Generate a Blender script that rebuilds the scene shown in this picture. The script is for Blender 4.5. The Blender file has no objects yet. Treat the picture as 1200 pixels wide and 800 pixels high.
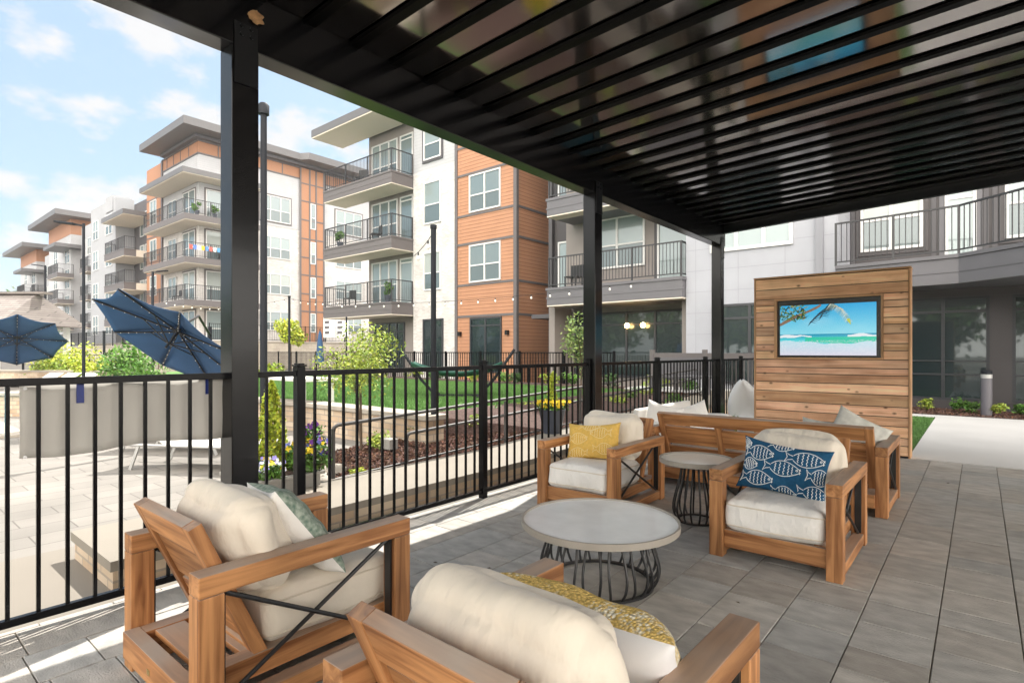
import bpy, bmesh, math, random
import numpy as np
from mathutils import Vector, Matrix
R = math.radians
random.seed(7)
scene = bpy.context.scene
COL = scene.collection
# ------------------------------------------------------------------ camera
CAM_H = 1.35
YAW = R(39.8)
cd = bpy.data.cameras.new('camera'); cam = bpy.data.objects.new('camera', cd); COL.objects.link(cam)
cam.location = (0, 0, CAM_H); cam.rotation_euler = (R(90), 0, YAW)
cd.sensor_width = 36; cd.lens = 19.74; cd.shift_y = 0.010; cd.clip_start = 0.05; cd.clip_end = 2000
scene.camera = cam
# ------------------------------------------------------------------ light
SUN_DIR = Vector((-0.17, 0.62, 1.0)).normalized()
world = bpy.data.worlds.new('World'); scene.world = world; world.use_nodes = True
nt = world.node_tree; nt.nodes.clear()
def N(t, typ, **kw):
    n = t.nodes.new(typ)
    for k, v in kw.items(): setattr(n, k, v)
    return n
out = N(nt, 'ShaderNodeOutputWorld'); bg = N(nt, 'ShaderNodeBackground'); sky = N(nt, 'ShaderNodeTexSky')
sky.sky_type = 'NISHITA'; sky.sun_disc = False
sky.sun_elevation = math.asin(SUN_DIR.z); sky.sun_rotation = math.atan2(SUN_DIR.x, SUN_DIR.y)
sky.air_density = 1.0; sky.dust_density = 1.6; sky.ozone_density = 1.0
bg.inputs['Strength'].default_value = 0.12
tc = N(nt, 'ShaderNodeTexCoord')
mp = N(nt, 'ShaderNodeMapping'); mp.inputs['Scale'].default_value = (1.0, 1.0, 1.9); mp.inputs['Location'].default_value = (0.35, 0.1, 0.0)
nz = N(nt, 'ShaderNodeTexNoise'); nz.inputs['Scale'].default_value = 8.5; nz.inputs['Detail'].default_value = 9; nz.inputs['Roughness'].default_value = 0.55
rp = N(nt, 'ShaderNodeValToRGB'); rp.color_ramp.elements[0].position = 0.505; rp.color_ramp.elements[1].position = 0.62
mix = N(nt, 'ShaderNodeMix', data_type='RGBA')
L = nt.links.new
L(tc.outputs['Generated'], mp.inputs['Vector']); L(mp.outputs[0], nz.inputs['Vector']); L(nz.outputs[0], rp.inputs[0])
mm = N(nt, 'ShaderNodeMath', operation='MULTIPLY'); mm.inputs[1].default_value = 0.95
L(rp.outputs[0], mm.inputs[0]); L(mm.outputs[0], mix.inputs['Factor'])
# thin veil that whitens the clear sky
veil = N(nt, 'ShaderNodeMix', data_type='RGBA'); veil.inputs['Factor'].default_value = 0.85
L(sky.outputs[0], veil.inputs['A']); veil.inputs['B'].default_value = (0.80, 1.10, 1.34, 1)
L(veil.outputs['Result'], mix.inputs['A']); mix.inputs['B'].default_value = (1.75, 1.74, 1.74, 1)
# unseen sky behind the viewer, brightened as added fill for patio and facades
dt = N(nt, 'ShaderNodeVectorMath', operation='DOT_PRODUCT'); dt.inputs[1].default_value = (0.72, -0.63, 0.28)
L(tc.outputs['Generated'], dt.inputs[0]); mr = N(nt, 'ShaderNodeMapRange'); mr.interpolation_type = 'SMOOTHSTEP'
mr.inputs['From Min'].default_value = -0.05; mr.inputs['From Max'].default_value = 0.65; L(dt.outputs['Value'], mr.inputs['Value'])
sky_fill = N(nt, 'ShaderNodeMix', data_type='RGBA'); L(mr.outputs[0], sky_fill.inputs['Factor']); L(mix.outputs['Result'], sky_fill.inputs['A']); sky_fill.inputs['B'].default_value = (10.8, 10.1, 9.2, 1)
L(sky_fill.outputs['Result'], bg.inputs['Color']); L(bg.outputs[0], out.inputs['Surface'])
sl = bpy.data.lights.new('sun', 'SUN'); sun = bpy.data.objects.new('sun', sl); COL.objects.link(sun)
sl.energy = 2.0; sl.angle = R(0.5); sl.color = (1.0, 0.95, 0.87)
sun.rotation_euler = SUN_DIR.to_track_quat('Z', 'Y').to_euler(); sun.location = (0, 0, 40)
scene.view_settings.view_transform = 'Standard'; scene.view_settings.look = 'None'
scene.view_settings.gamma = 1.0; scene.view_settings.exposure = 2.16
scene.render.engine = 'CYCLES'
try:
    scene.cycles.use_denoising = True; scene.cycles.max_bounces = 8; scene.cycles.glossy_bounces = 4
    scene.cycles.sample_clamp_indirect = 8
except Exception: pass

# ------------------------------------------------------------------ materials
MATS = {}
def mat(name, col, rough=0.6, metal=0.0, spec=0.5, var=0.0, vscale=8, bump=0.0, bscale=60, stretch=None, col2=None, tint=False, coat=0.0, emit=None, sheen=0.0, bdist=0.01):
    """principled material with noise colour variation, optional bump, optional 'tint' attribute"""
    if name in MATS: return MATS[name]
    m = bpy.data.materials.new(name); m.use_nodes = True; t = m.node_tree
    b = t.nodes['Principled BSDF']; MATS[name] = m
    b.inputs['Base Color'].default_value = (*col, 1); b.inputs['Roughness'].default_value = rough
    b.inputs['Metallic'].default_value = metal; b.inputs['Specular IOR Level'].default_value = spec
    if coat: b.inputs['Coat Weight'].default_value = coat; b.inputs['Coat Roughness'].default_value = 0.08
    if sheen: b.inputs['Sheen Weight'].default_value = sheen
    if emit:
        b.inputs['Emission Color'].default_value = (*emit[:3], 1); b.inputs['Emission Strength'].default_value = emit[3]
    src = None
    tcn = N(t, 'ShaderNodeTexCoord'); mpn = N(t, 'ShaderNodeMapping')
    t.links.new(tcn.outputs['Object'], mpn.inputs[0])
    if stretch: mpn.inputs['Scale'].default_value = stretch
    if var or col2:
        nz = N(t, 'ShaderNodeTexNoise'); nz.inputs['Scale'].default_value = vscale; nz.inputs['Detail'].default_value = 6
        t.links.new(mpn.outputs[0], nz.inputs['Vector'])
        r = N(t, 'ShaderNodeValToRGB'); r.color_ramp.elements[0].position = 0.3; r.color_ramp.elements[1].position = 0.7
        c2 = col2 if col2 else tuple(min(1, c*(1+var)) for c in col)
        c1 = col if col2 else tuple(c*(1-var) for c in col)
        r.color_ramp.elements[0].color = (*c1, 1); r.color_ramp.elements[1].color = (*c2, 1)
        t.links.new(nz.outputs[0], r.inputs[0]); src = r.outputs[0]
    if tint:
        at = N(t, 'ShaderNodeAttribute'); at.attribute_name = 'tint'
        mx = N(t, 'ShaderNodeMix', data_type='RGBA', blend_type='MULTIPLY'); mx.inputs['Factor'].default_value = 1
        if src: t.links.new(src, mx.inputs['A'])
        else: mx.inputs['A'].default_value = (*col, 1)
        t.links.new(at.outputs['Color'], mx.inputs['B']); src = mx.outputs['Result']
    if src: t.links.new(src, b.inputs['Base Color'])
    if bump:
        n2 = N(t, 'ShaderNodeTexNoise'); n2.inputs['Scale'].default_value = bscale; n2.inputs['Detail'].default_value = 4
        t.links.new(mpn.outputs[0], n2.inputs['Vector'])
        bp = N(t, 'ShaderNodeBump'); bp.inputs['Strength'].default_value = bump; bp.inputs['Distance'].default_value = bdist
        t.links.new(n2.outputs[0], bp.inputs['Height']); t.links.new(bp.outputs[0], b.inputs['Normal'])
    return m

def pattern_mat(name, kind, c1, c2, cm, sx, sz, mortar=0.012, rough=0.8, offset=0.5, bump=0.3, vary=0.0):
    """brick / lap siding pattern in world metres over vertical walls (x+y, z) or the ground (x, y)"""
    if name in MATS: return MATS[name]
    m = bpy.data.materials.new(name); m.use_nodes = True; t = m.node_tree; MATS[name] = m
    b = t.nodes['Principled BSDF']; b.inputs['Roughness'].default_value = rough
    g = N(t, 'ShaderNodeNewGeometry'); s = N(t, 'ShaderNodeSeparateXYZ'); c = N(t, 'ShaderNodeCombineXYZ')
    t.links.new(g.outputs['Position'], s.inputs[0])
    if kind == 'wall':
        a = N(t, 'ShaderNodeMath', operation='ADD'); t.links.new(s.outputs[0], a.inputs[0]); t.links.new(s.outputs[1], a.inputs[1])
        t.links.new(a.outputs[0], c.inputs[0]); t.links.new(s.outputs[2], c.inputs[1])
    else:
        t.links.new(s.outputs[1], c.inputs[0]); t.links.new(s.outputs[0], c.inputs[1])
    br = N(t, 'ShaderNodeTexBrick'); br.offset = offset
    br.inputs['Scale'].default_value = 1; br.inputs['Brick Width'].default_value = sx; br.inputs['Row Height'].default_value = sz
    br.inputs['Mortar Size'].default_value = mortar; br.inputs['Mortar Smooth'].default_value = 0.1
    br.inputs['Color1'].default_value = (*c1, 1); br.inputs['Color2'].default_value = (*c2, 1); br.inputs['Mortar'].default_value = (*cm, 1)
    t.links.new(c.outputs[0], br.inputs['Vector'])
    src = br.outputs['Color']
    nz = N(t, 'ShaderNodeTexNoise'); nz.inputs['Scale'].default_value = 1.4; nz.inputs['Detail'].default_value = 8
    t.links.new(g.outputs['Position'], nz.inputs['Vector'])
    r = N(t, 'ShaderNodeMapRange'); r.inputs['From Min'].default_value = 0.3; r.inputs['From Max'].default_value = 0.7
    r.inputs['To Min'].default_value = 1 - vary - 0.06; r.inputs['To Max'].default_value = 1 + vary + 0.04
    t.links.new(nz.outputs[0], r.inputs['Value'])
    mx = N(t, 'ShaderNodeMix', data_type='RGBA', blend_type='MULTIPLY'); mx.inputs['Factor'].default_value = 1
    t.links.new(src, mx.inputs['A']); t.links.new(r.outputs[0], mx.inputs['B'])
    t.links.new(mx.outputs['Result'], b.inputs['Base Color'])
    bp = N(t, 'ShaderNodeBump'); bp.inputs['Strength'].default_value = bump; bp.inputs['Distance'].default_value = 0.01; bp.invert = True
    t.links.new(br.outputs['Fac'], bp.inputs['Height']); t.links.new(bp.outputs[0], b.inputs['Normal'])
    return m

def glass_mat(name, col, rough=0.03, mixf=0.35, fm=0.32):
    """window glass: dark coloured depth with a mirror-like reflecting surface"""
    if name in MATS: return MATS[name]
    m = bpy.data.materials.new(name); m.use_nodes = True; t = m.node_tree; MATS[name] = m
    b = t.nodes['Principled BSDF']; b.inputs['Base Color'].default_value = (*col, 1); b.inputs['Roughness'].default_value = 0.25
    g = N(t, 'ShaderNodeBsdfGlossy'); g.inputs['Roughness'].default_value = rough; g.inputs['Color'].default_value = (0.85, 0.93, 0.95, 1)
    ms = N(t, 'ShaderNodeMixShader'); lw = N(t, 'ShaderNodeLayerWeight'); lw.inputs['Blend'].default_value = 0.3
    a = N(t, 'ShaderNodeMath', operation='MULTIPLY_ADD'); a.inputs[1].default_value = fm; a.inputs[2].default_value = mixf
    t.links.new(lw.outputs['Fresnel'], a.inputs[0]); t.links.new(a.outputs[0], ms.inputs[0])
    t.links.new(b.outputs[0], ms.inputs[1]); t.links.new(g.outputs[0], ms.inputs[2])
    t.links.new(ms.outputs[0], t.nodes['Material Output'].inputs['Surface'])
    return m

def wood_mat(name, axis, c1, c2, scale=1.0, knots=False, weather=0.0, rough=0.5, tint=False):
    if name in MATS: return MATS[name]
    m = bpy.data.materials.new(name); m.use_nodes = True; t = m.node_tree; MATS[name] = m
    b = t.nodes['Principled BSDF']; b.inputs['Roughness'].default_value = rough; b.inputs['Specular IOR Level'].default_value = 0.35
    tcn = N(t, 'ShaderNodeTexCoord'); mpn = N(t, 'ShaderNodeMapping'); st = [26*scale]*3; st[axis] = 1.6*scale
    mpn.inputs['Scale'].default_value = st
    oi = N(t, 'ShaderNodeObjectInfo'); ad = N(t, 'ShaderNodeVectorMath', operation='ADD')
    sc = N(t, 'ShaderNodeVectorMath', operation='SCALE'); sc.inputs['Scale'].default_value = 7.0
    cb = N(t, 'ShaderNodeCombineXYZ')
    for k in range(3): t.links.new(oi.outputs['Random'], cb.inputs[k])
    t.links.new(cb.outputs[0], sc.inputs[0]); t.links.new(tcn.outputs['Object'], ad.inputs[0]); t.links.new(sc.outputs[0], ad.inputs[1])
    t.links.new(ad.outputs[0], mpn.inputs[0])
    nz = N(t, 'ShaderNodeTexNoise'); nz.inputs['Scale'].default_value = 1; nz.inputs['Detail'].default_value = 7; nz.inputs['Distortion'].default_value = 0.8
    t.links.new(mpn.outputs[0], nz.inputs['Vector'])
    r = N(t, 'ShaderNodeValToRGB'); r.color_ramp.elements[0].position = 0.30; r.color_ramp.elements[1].position = 0.62
    r.color_ramp.elements[0].color = (*c1, 1); r.color_ramp.elements[1].color = (*c2, 1)
    t.links.new(nz.outputs[0], r.inputs[0])
    n3 = N(t, 'ShaderNodeTexNoise'); n3.inputs['Scale'].default_value = 2.5; n3.inputs['Detail'].default_value = 3
    t.links.new(ad.outputs[0], n3.inputs['Vector'])
    mr = N(t, 'ShaderNodeMapRange'); mr.inputs['From Min'].default_value = 0.3; mr.inputs['From Max'].default_value = 0.7; mr.inputs['To Min'].default_value = 0.76; mr.inputs['To Max'].default_value = 1.12
    t.links.new(n3.outputs[0], mr.inputs['Value'])
    bv = N(t, 'ShaderNodeMapRange'); bv.inputs['To Min'].default_value = 0.80; bv.inputs['To Max'].default_value = 1.18; t.links.new(oi.outputs['Random'], bv.inputs['Value'])
    bm_ = N(t, 'ShaderNodeMath', operation='MULTIPLY'); t.links.new(mr.outputs[0], bm_.inputs[0]); t.links.new(bv.outputs[0], bm_.inputs[1])
    mx = N(t, 'ShaderNodeMix', data_type='RGBA', blend_type='MULTIPLY'); mx.inputs['Factor'].default_value = 1
    t.links.new(r.outputs[0], mx.inputs['A']); t.links.new(bm_.outputs[0], mx.inputs['B']); src = mx.outputs['Result']
    if tint:
        at = N(t, 'ShaderNodeAttribute'); at.attribute_name = 'tint'
        m2 = N(t, 'ShaderNodeMix', data_type='RGBA', blend_type='MULTIPLY'); m2.inputs['Factor'].default_value = 1
        t.links.new(src, m2.inputs['A']); t.links.new(at.outputs['Color'], m2.inputs['B']); src = m2.outputs['Result']
    if knots:
        vo = N(t, 'ShaderNodeTexVoronoi'); vo.inputs['Scale'].default_value = 7.5; vo.inputs['Randomness'].default_value = 1
        m3 = N(t, 'ShaderNodeMapping'); s3 = [1.0, 1.0, 1.0]; s3[axis] = 0.62; m3.inputs['Scale'].default_value = s3
        t.links.new(tcn.outputs['Object'], m3.inputs[0]); t.links.new(m3.outputs[0], vo.inputs['Vector'])
        kr = N(t, 'ShaderNodeMapRange'); kr.inputs['From Min'].default_value = 0.05; kr.inputs['From Max'].default_value = 0.15
        kr.inputs['To Min'].default_value = 0.85; kr.inputs['To Max'].default_value = 0.0
        t.links.new(vo.outputs['Distance'], kr.inputs['Value'])
        m4 = N(t, 'ShaderNodeMix', data_type='RGBA'); t.links.new(kr.outputs[0], m4.inputs['Factor'])
        t.links.new(src, m4.inputs['A']); m4.inputs['B'].default_value = (0.14, 0.065, 0.03, 1); src = m4.outputs['Result']
    if weather:
        g = N(t, 'ShaderNodeNewGeometry'); s = N(t, 'ShaderNodeSeparateXYZ'); t.links.new(g.outputs['Normal'], s.inputs[0])
        w = N(t, 'ShaderNodeMapRange'); w.inputs['From Min'].default_value = 0.6; w.inputs['From Max'].default_value = 0.95; w.inputs['To Max'].default_value = weather
        t.links.new(s.outputs[2], w.inputs['Value'])
        wm = N(t, 'ShaderNodeMath', operation='MULTIPLY'); wm.use_clamp = True; t.links.new(w.outputs[0], wm.inputs[0]); t.links.new(n3.outputs[0], wm.inputs[1])
        m5 = N(t, 'ShaderNodeMix', data_type='RGBA'); t.links.new(wm.outputs[0], m5.inputs['Factor'])
        t.links.new(src, m5.inputs['A']); m5.inputs['B'].default_value = (0.44, 0.385, 0.335, 1); src = m5.outputs['Result']
    t.links.new(src, b.inputs['Base Color'])
    bp = N(t, 'ShaderNodeBump'); bp.inputs['Strength'].default_value = 0.25; bp.inputs['Distance'].default_value = 0.002
    t.links.new(nz.outputs[0], bp.inputs['Height']); t.links.new(bp.outputs[0], b.inputs['Normal'])
    return m

TK1, TK2 = (0.20, 0.075, 0.026), (0.54, 0.262, 0.108)
WX = wood_mat('teak_x', 0, TK1, TK2, weather=1.4); WY = wood_mat('teak_y', 1, TK1, TK2, weather=1.2); WZ = wood_mat('teak_z', 2, TK1, TK2, weather=0.9)
CEDAR = wood_mat('cedar_boards', 0, (0.60, 0.30, 0.16), (0.90, 0.58, 0.36), scale=0.7, knots=True, tint=True, rough=0.65)
M_BLACK = mat('black_steel', (0.012, 0.013, 0.015), rough=0.3, spec=0.4)
M_FENCE = mat('black_fence_paint', (0.006, 0.006, 0.007), rough=0.22, spec=0.18)
M_PERG = mat('gloss_black_pergola', (0.006, 0.006, 0.007), rough=0.22, spec=0.3, coat=0.12, bump=0.03, bscale=6)
M_ROOF = mat('gloss_black_roof', (0.27, 0.25, 0.24), rough=0.10, metal=1.0, spec=0.5, bump=0.04, bscale=5)
M_RIB = mat('black_roof_rib', (0.0015, 0.0014, 0.0014), rough=0.5, spec=0.10)
M_ROD = mat('black_rod', (0.015, 0.015, 0.016), rough=0.4)
M_CANVAS = mat('cream_canvas', (0.76, 0.69, 0.59), rough=0.9, var=0.05, vscale=5, bump=0.5, bscale=4.5, bdist=0.05, spec=0.2, sheen=0.2, stretch=(2.4, 1, 1.2))
M_CANVAS2 = mat('white_canvas', (0.80, 0.78, 0.75), rough=0.9, var=0.03, vscale=5, bump=0.6, bscale=5.5, bdist=0.045, spec=0.2, stretch=(2.2, 1, 1.2))
M_PIPE = mat('cream_piping', (0.66, 0.59, 0.49), rough=0.9)
M_TOP = mat('pale_concrete_top', (0.88, 0.89, 0.90), coat=0.6, rough=0.25, var=0.05, vscale=9, spec=0.5)
M_TOP2 = mat('cream_concrete_top', (0.88, 0.83, 0.72), coat=0.5, rough=0.3, var=0.05, vscale=9, spec=0.5)
M_RIM = mat('taupe_rim', (0.33, 0.30, 0.26), rough=0.5, var=0.06)
M_NAVY = mat('navy_fabric', (0.018, 0.085, 0.175), rough=0.95, var=0.15, vscale=60, bump=0.5, bscale=160, bdist=0.004, spec=0.15)
M_WHITELINE = mat('white_stitch', (0.78, 0.82, 0.84), rough=0.9)
M_YELLOW = mat('yellow_fabric', (0.72, 0.47, 0.12), rough=0.95, var=0.10, vscale=50, bump=0.6, bscale=140, bdist=0.005, spec=0.15)
M_YLINE = mat('pale_yellow_stitch', (0.85, 0.72, 0.42), rough=0.9)
M_KNIT = mat('yellow_bobble_knit', (0.50, 0.33, 0.05), rough=0.95, col2=(0.80, 0.70, 0.42), vscale=38, bump=1.0, bscale=150, bdist=0.012, spec=0.1)
def knit_mat():
    m = bpy.data.materials.new('yellow_bobble_yarn'); m.use_nodes = True; t = m.node_tree; b = t.nodes['Principled BSDF']; b.inputs['Roughness'].default_value = 0.95
    b.inputs['Specular IOR Level'].default_value = .1
    tcn = N(t, 'ShaderNodeTexCoord'); v = N(t, 'ShaderNodeTexVoronoi'); v.inputs['Scale'].default_value = 115; t.links.new(tcn.outputs['Object'], v.inputs['Vector'])
    nz = N(t, 'ShaderNodeTexNoise'); nz.inputs['Scale'].default_value = 9; nz.inputs['Detail'].default_value = 3; t.links.new(tcn.outputs['Object'], nz.inputs['Vector'])
    ad = N(t, 'ShaderNodeMix', data_type='RGBA'); ad.inputs['Factor'].default_value = .25; t.links.new(nz.outputs[0], ad.inputs['A']); t.links.new(v.outputs['Color'], ad.inputs['B'])
    r = N(t, 'ShaderNodeValToRGB'); r.color_ramp.elements[0].position = .50; r.color_ramp.elements[1].position = .60
    r.color_ramp.elements[0].color = (.74, .53, .18, 1); r.color_ramp.elements[1].color = (.84, .78, .62, 1); t.links.new(ad.outputs['Result'], r.inputs[0])
    k = N(t, 'ShaderNodeMapRange'); k.inputs['From Max'].default_value = .75; k.inputs['To Min'].default_value = 1.35; k.inputs['To Max'].default_value = .75; t.links.new(v.outputs['Distance'], k.inputs['Value'])
    mx = N(t, 'ShaderNodeMix', data_type='RGBA', blend_type='MULTIPLY'); mx.inputs['Factor'].default_value = 1; t.links.new(r.outputs[0], mx.inputs['A']); t.links.new(k.outputs[0], mx.inputs['B']); t.links.new(mx.outputs['Result'], b.inputs['Base Color'])
    bp = N(t, 'ShaderNodeBump'); bp.invert = True; bp.inputs['Strength'].default_value = .9; bp.inputs['Distance'].default_value = .008; t.links.new(v.outputs['Distance'], bp.inputs['Height']); t.links.new(bp.outputs[0], b.inputs['Normal'])
    return m
M_KNIT = knit_mat()
M_SAGE = mat('sage_fabric', (0.10, 0.17, 0.13), rough=0.95, col2=(0.42, 0.47, 0.40), vscale=40, bump=0.4, bscale=90)
M_UMB = mat('navy_umbrella_cloth', (0.040, 0.085, 0.175), rough=0.85, var=0.06, vscale=3, spec=0.2)
M_GREYFAB = mat('pale_grey_fabric', (0.50, 0.50, 0.46), rough=0.95, col2=(0.70, 0.69, 0.64), vscale=14, spec=0.15)

M_ORANGE = pattern_mat('orange_lap_siding', 'wall', (0.41, 0.205, 0.115), (0.43, 0.215, 0.12), (0.24, 0.115, 0.06), 40, 0.155, mortar=0.012, rough=0.6, bump=0.6)
M_ORANGE2 = mat('orange_panel', (0.34, 0.165, 0.09), rough=0.6, var=0.04, vscale=0.6)
M_BRICK = pattern_mat('whitewashed_brick', 'wall', (0.58, 0.56, 0.545), (0.46, 0.435, 0.415), (0.58, 0.565, 0.55), 0.21, 0.075, mortar=0.008, rough=0.85, vary=0.06)
M_WSIDE = pattern_mat('white_lap_siding', 'wall', (0.42, 0.425, 0.44), (0.415, 0.42, 0.435), (0.32, 0.325, 0.34), 40, 0.16, mortar=0.008, rough=0.6, bump=0.4)
M_WPANEL = pattern_mat('white_fibre_panel', 'wall', (0.335, 0.345, 0.38), (0.345, 0.355, 0.39), (0.25, 0.26, 0.285), 1.22, 0.62, mortar=0.006, rough=0.55, offset=0.0, bump=0.3)
M_TRIM = mat('grey_brown_trim', (0.12, 0.108, 0.108), rough=0.55, var=0.05)
M_TAUPE = mat('taupe_siding', (0.23, 0.205, 0.19), rough=0.6, var=0.05, vscale=2)
M_DKGREY = mat('dark_grey_siding', (0.075, 0.071, 0.076), rough=0.55, var=0.05, vscale=2)
M_PLUM = mat('warm_grey_panel', (0.055, 0.049, 0.051), rough=0.5, var=0.04, vscale=2)
M_SLAB = mat('grey_fascia', (0.12, 0.117, 0.127), rough=0.5, var=0.04, vscale=2)
M_SOFFIT = mat('cream_soffit', (0.62, 0.56, 0.48), rough=0.8)
M_WFRAME = mat('white_window_frame', (0.62, 0.62, 0.61), rough=0.45)
M_DFRAME = mat('dark_window_frame', (0.035, 0.037, 0.042), rough=0.4)
M_RAIL = mat('balcony_railing_paint', (0.035, 0.035, 0.038), rough=0.45)
M_GLASS = glass_mat('pale_blind_glass', (0.21, 0.26, 0.26), mixf=0.08, fm=.2)
M_GLASSB = glass_mat('open_blind_glass', (0.13, 0.17, 0.175), mixf=0.10, fm=.25)
M_GLASSC = glass_mat('white_blind_glass', (0.30, 0.33, 0.31), mixf=0.06, fm=.2)
M_GLASSL = glass_mat('screened_lower_glass', (0.095, 0.125, 0.13), mixf=0.06, fm=.2)
WRG = random.Random(5)
M_GLASS2 = glass_mat('dark_glass', (0.010, 0.020, 0.023), fm=0.14, mixf=0.045)
M_ROOFTOP = mat('roof_edge_metal', (0.115, 0.112, 0.116), rough=0.45, var=0.04)
M_STONE = pattern_mat('stacked_stone', 'wall', (0.42, 0.30, 0.20), (0.56, 0.46, 0.35), (0.34, 0.29, 0.24), 0.27, 0.095, mortar=0.008, rough=0.9, vary=0.18, bump=0.8)
M_CAP = mat('limestone_cap', (0.33, 0.295, 0.25), rough=0.75, var=0.06, vscale=6, bump=0.2, bscale=40)
M_CONC = mat('concrete_path', (0.56, 0.555, 0.545), rough=0.8, var=0.05, vscale=1.5, bump=0.15, bscale=80)
M_RETAIN = pattern_mat('tan_block_wall', 'wall', (0.40, 0.35, 0.29), (0.46, 0.41, 0.34), (0.33, 0.29, 0.24), 0.45, 0.2, rough=0.9, vary=0.08)
M_DECK = pattern_mat('pool_deck_pavers', 'ground', (0.175, 0.163, 0.148), (0.215, 0.20, 0.18), (0.11, 0.10, 0.09), 0.62, 0.31, mortar=0.006, rough=0.85, vary=0.08)
M_PAVER = mat('slate_paver', (0.385, 0.37, 0.345), rough=0.6, var=0.20, vscale=7.0, bump=0.7, bscale=60, bdist=0.006, tint=True, stretch=(1.0, 2.0, 1))
M_JOINT = mat('sandy_joint', (0.24, 0.215, 0.18), rough=0.95)
M_GRASS = mat('lawn_base', (0.075, 0.165, 0.035), rough=0.9, var=0.2, vscale=1.2)
M_MULCH = mat('bark_mulch', (0.06, 0.036, 0.03), rough=0.95, col2=(0.13, 0.08, 0.068), vscale=24, bump=1.0, bscale=40, bdist=0.05)
M_WATER = mat('pool_water', (0.03, 0.34, 0.42), rough=0.05, spec=0.6, bump=0.2, bscale=4)
M_LEAFY = mat('leaf_yellow_green', (0.25, 0.34, 0.05), rough=0.6, tint=True)
M_LEAFG = mat('leaf_green', (0.085, 0.20, 0.03), rough=0.6, tint=True)
M_LEAFD = mat('leaf_dark_green', (0.035, 0.085, 0.02), rough=0.6, tint=True)
M_LEAFL = mat('leaf_lime', (0.38, 0.46, 0.05), rough=0.6, tint=True)
M_BARK = mat('bark', (0.12, 0.085, 0.06), rough=0.9, var=0.2, vscale=20)
M_POT = mat('dark_blue_pot', (0.05, 0.06, 0.085), rough=0.5)
M_POTG = mat('grey_pot', (0.28, 0.27, 0.25), rough=0.6, var=0.06)
M_WHITE = mat('white_plastic', (0.82, 0.82, 0.82), rough=0.4)
M_POLE = mat('dark_grey_pole', (0.015, 0.017, 0.022), rough=0.6, spec=0.2)
M_HRAIL = mat('grey_handrail', (0.07, 0.066, 0.064), rough=0.45)
M_BULB = mat('frosted_bulb', (0.75, 0.73, 0.68), rough=0.3)
M_LAMP = mat('lit_lamp', (1, 0.75, 0.4), emit=(1.0, 0.62, 0.22, 6))
M_LOUNGE = mat('lounger_mesh', (0.60, 0.59, 0.56), rough=0.7)
M_ALU = mat('lounger_frame', (0.45, 0.45, 0.44), rough=0.4, metal=0.3)
M_BANNER = mat('grey_vinyl_banner', (0.55, 0.53, 0.49), rough=0.6, var=0.03, vscale=2, bump=0.15, bscale=3)
M_TAPE = mat('blue_tape', (0.002, 0.02, 0.20), rough=0.4)
M_SHINGLE = pattern_mat('pale_shingles', 'wall', (0.17, 0.145, 0.135), (0.22, 0.195, 0.18), (0.10, 0.09, 0.085), 0.6, 0.10, rough=0.9, vary=0.06)
M_HAMM = mat('dark_green_canvas', (0.012, 0.07, 0.05), rough=0.8)
M_FOAM = mat('tan_foam', (0.52, 0.30, 0.14), rough=0.9, var=0.2, vscale=30, bump=0.8, bscale=60)

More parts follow.
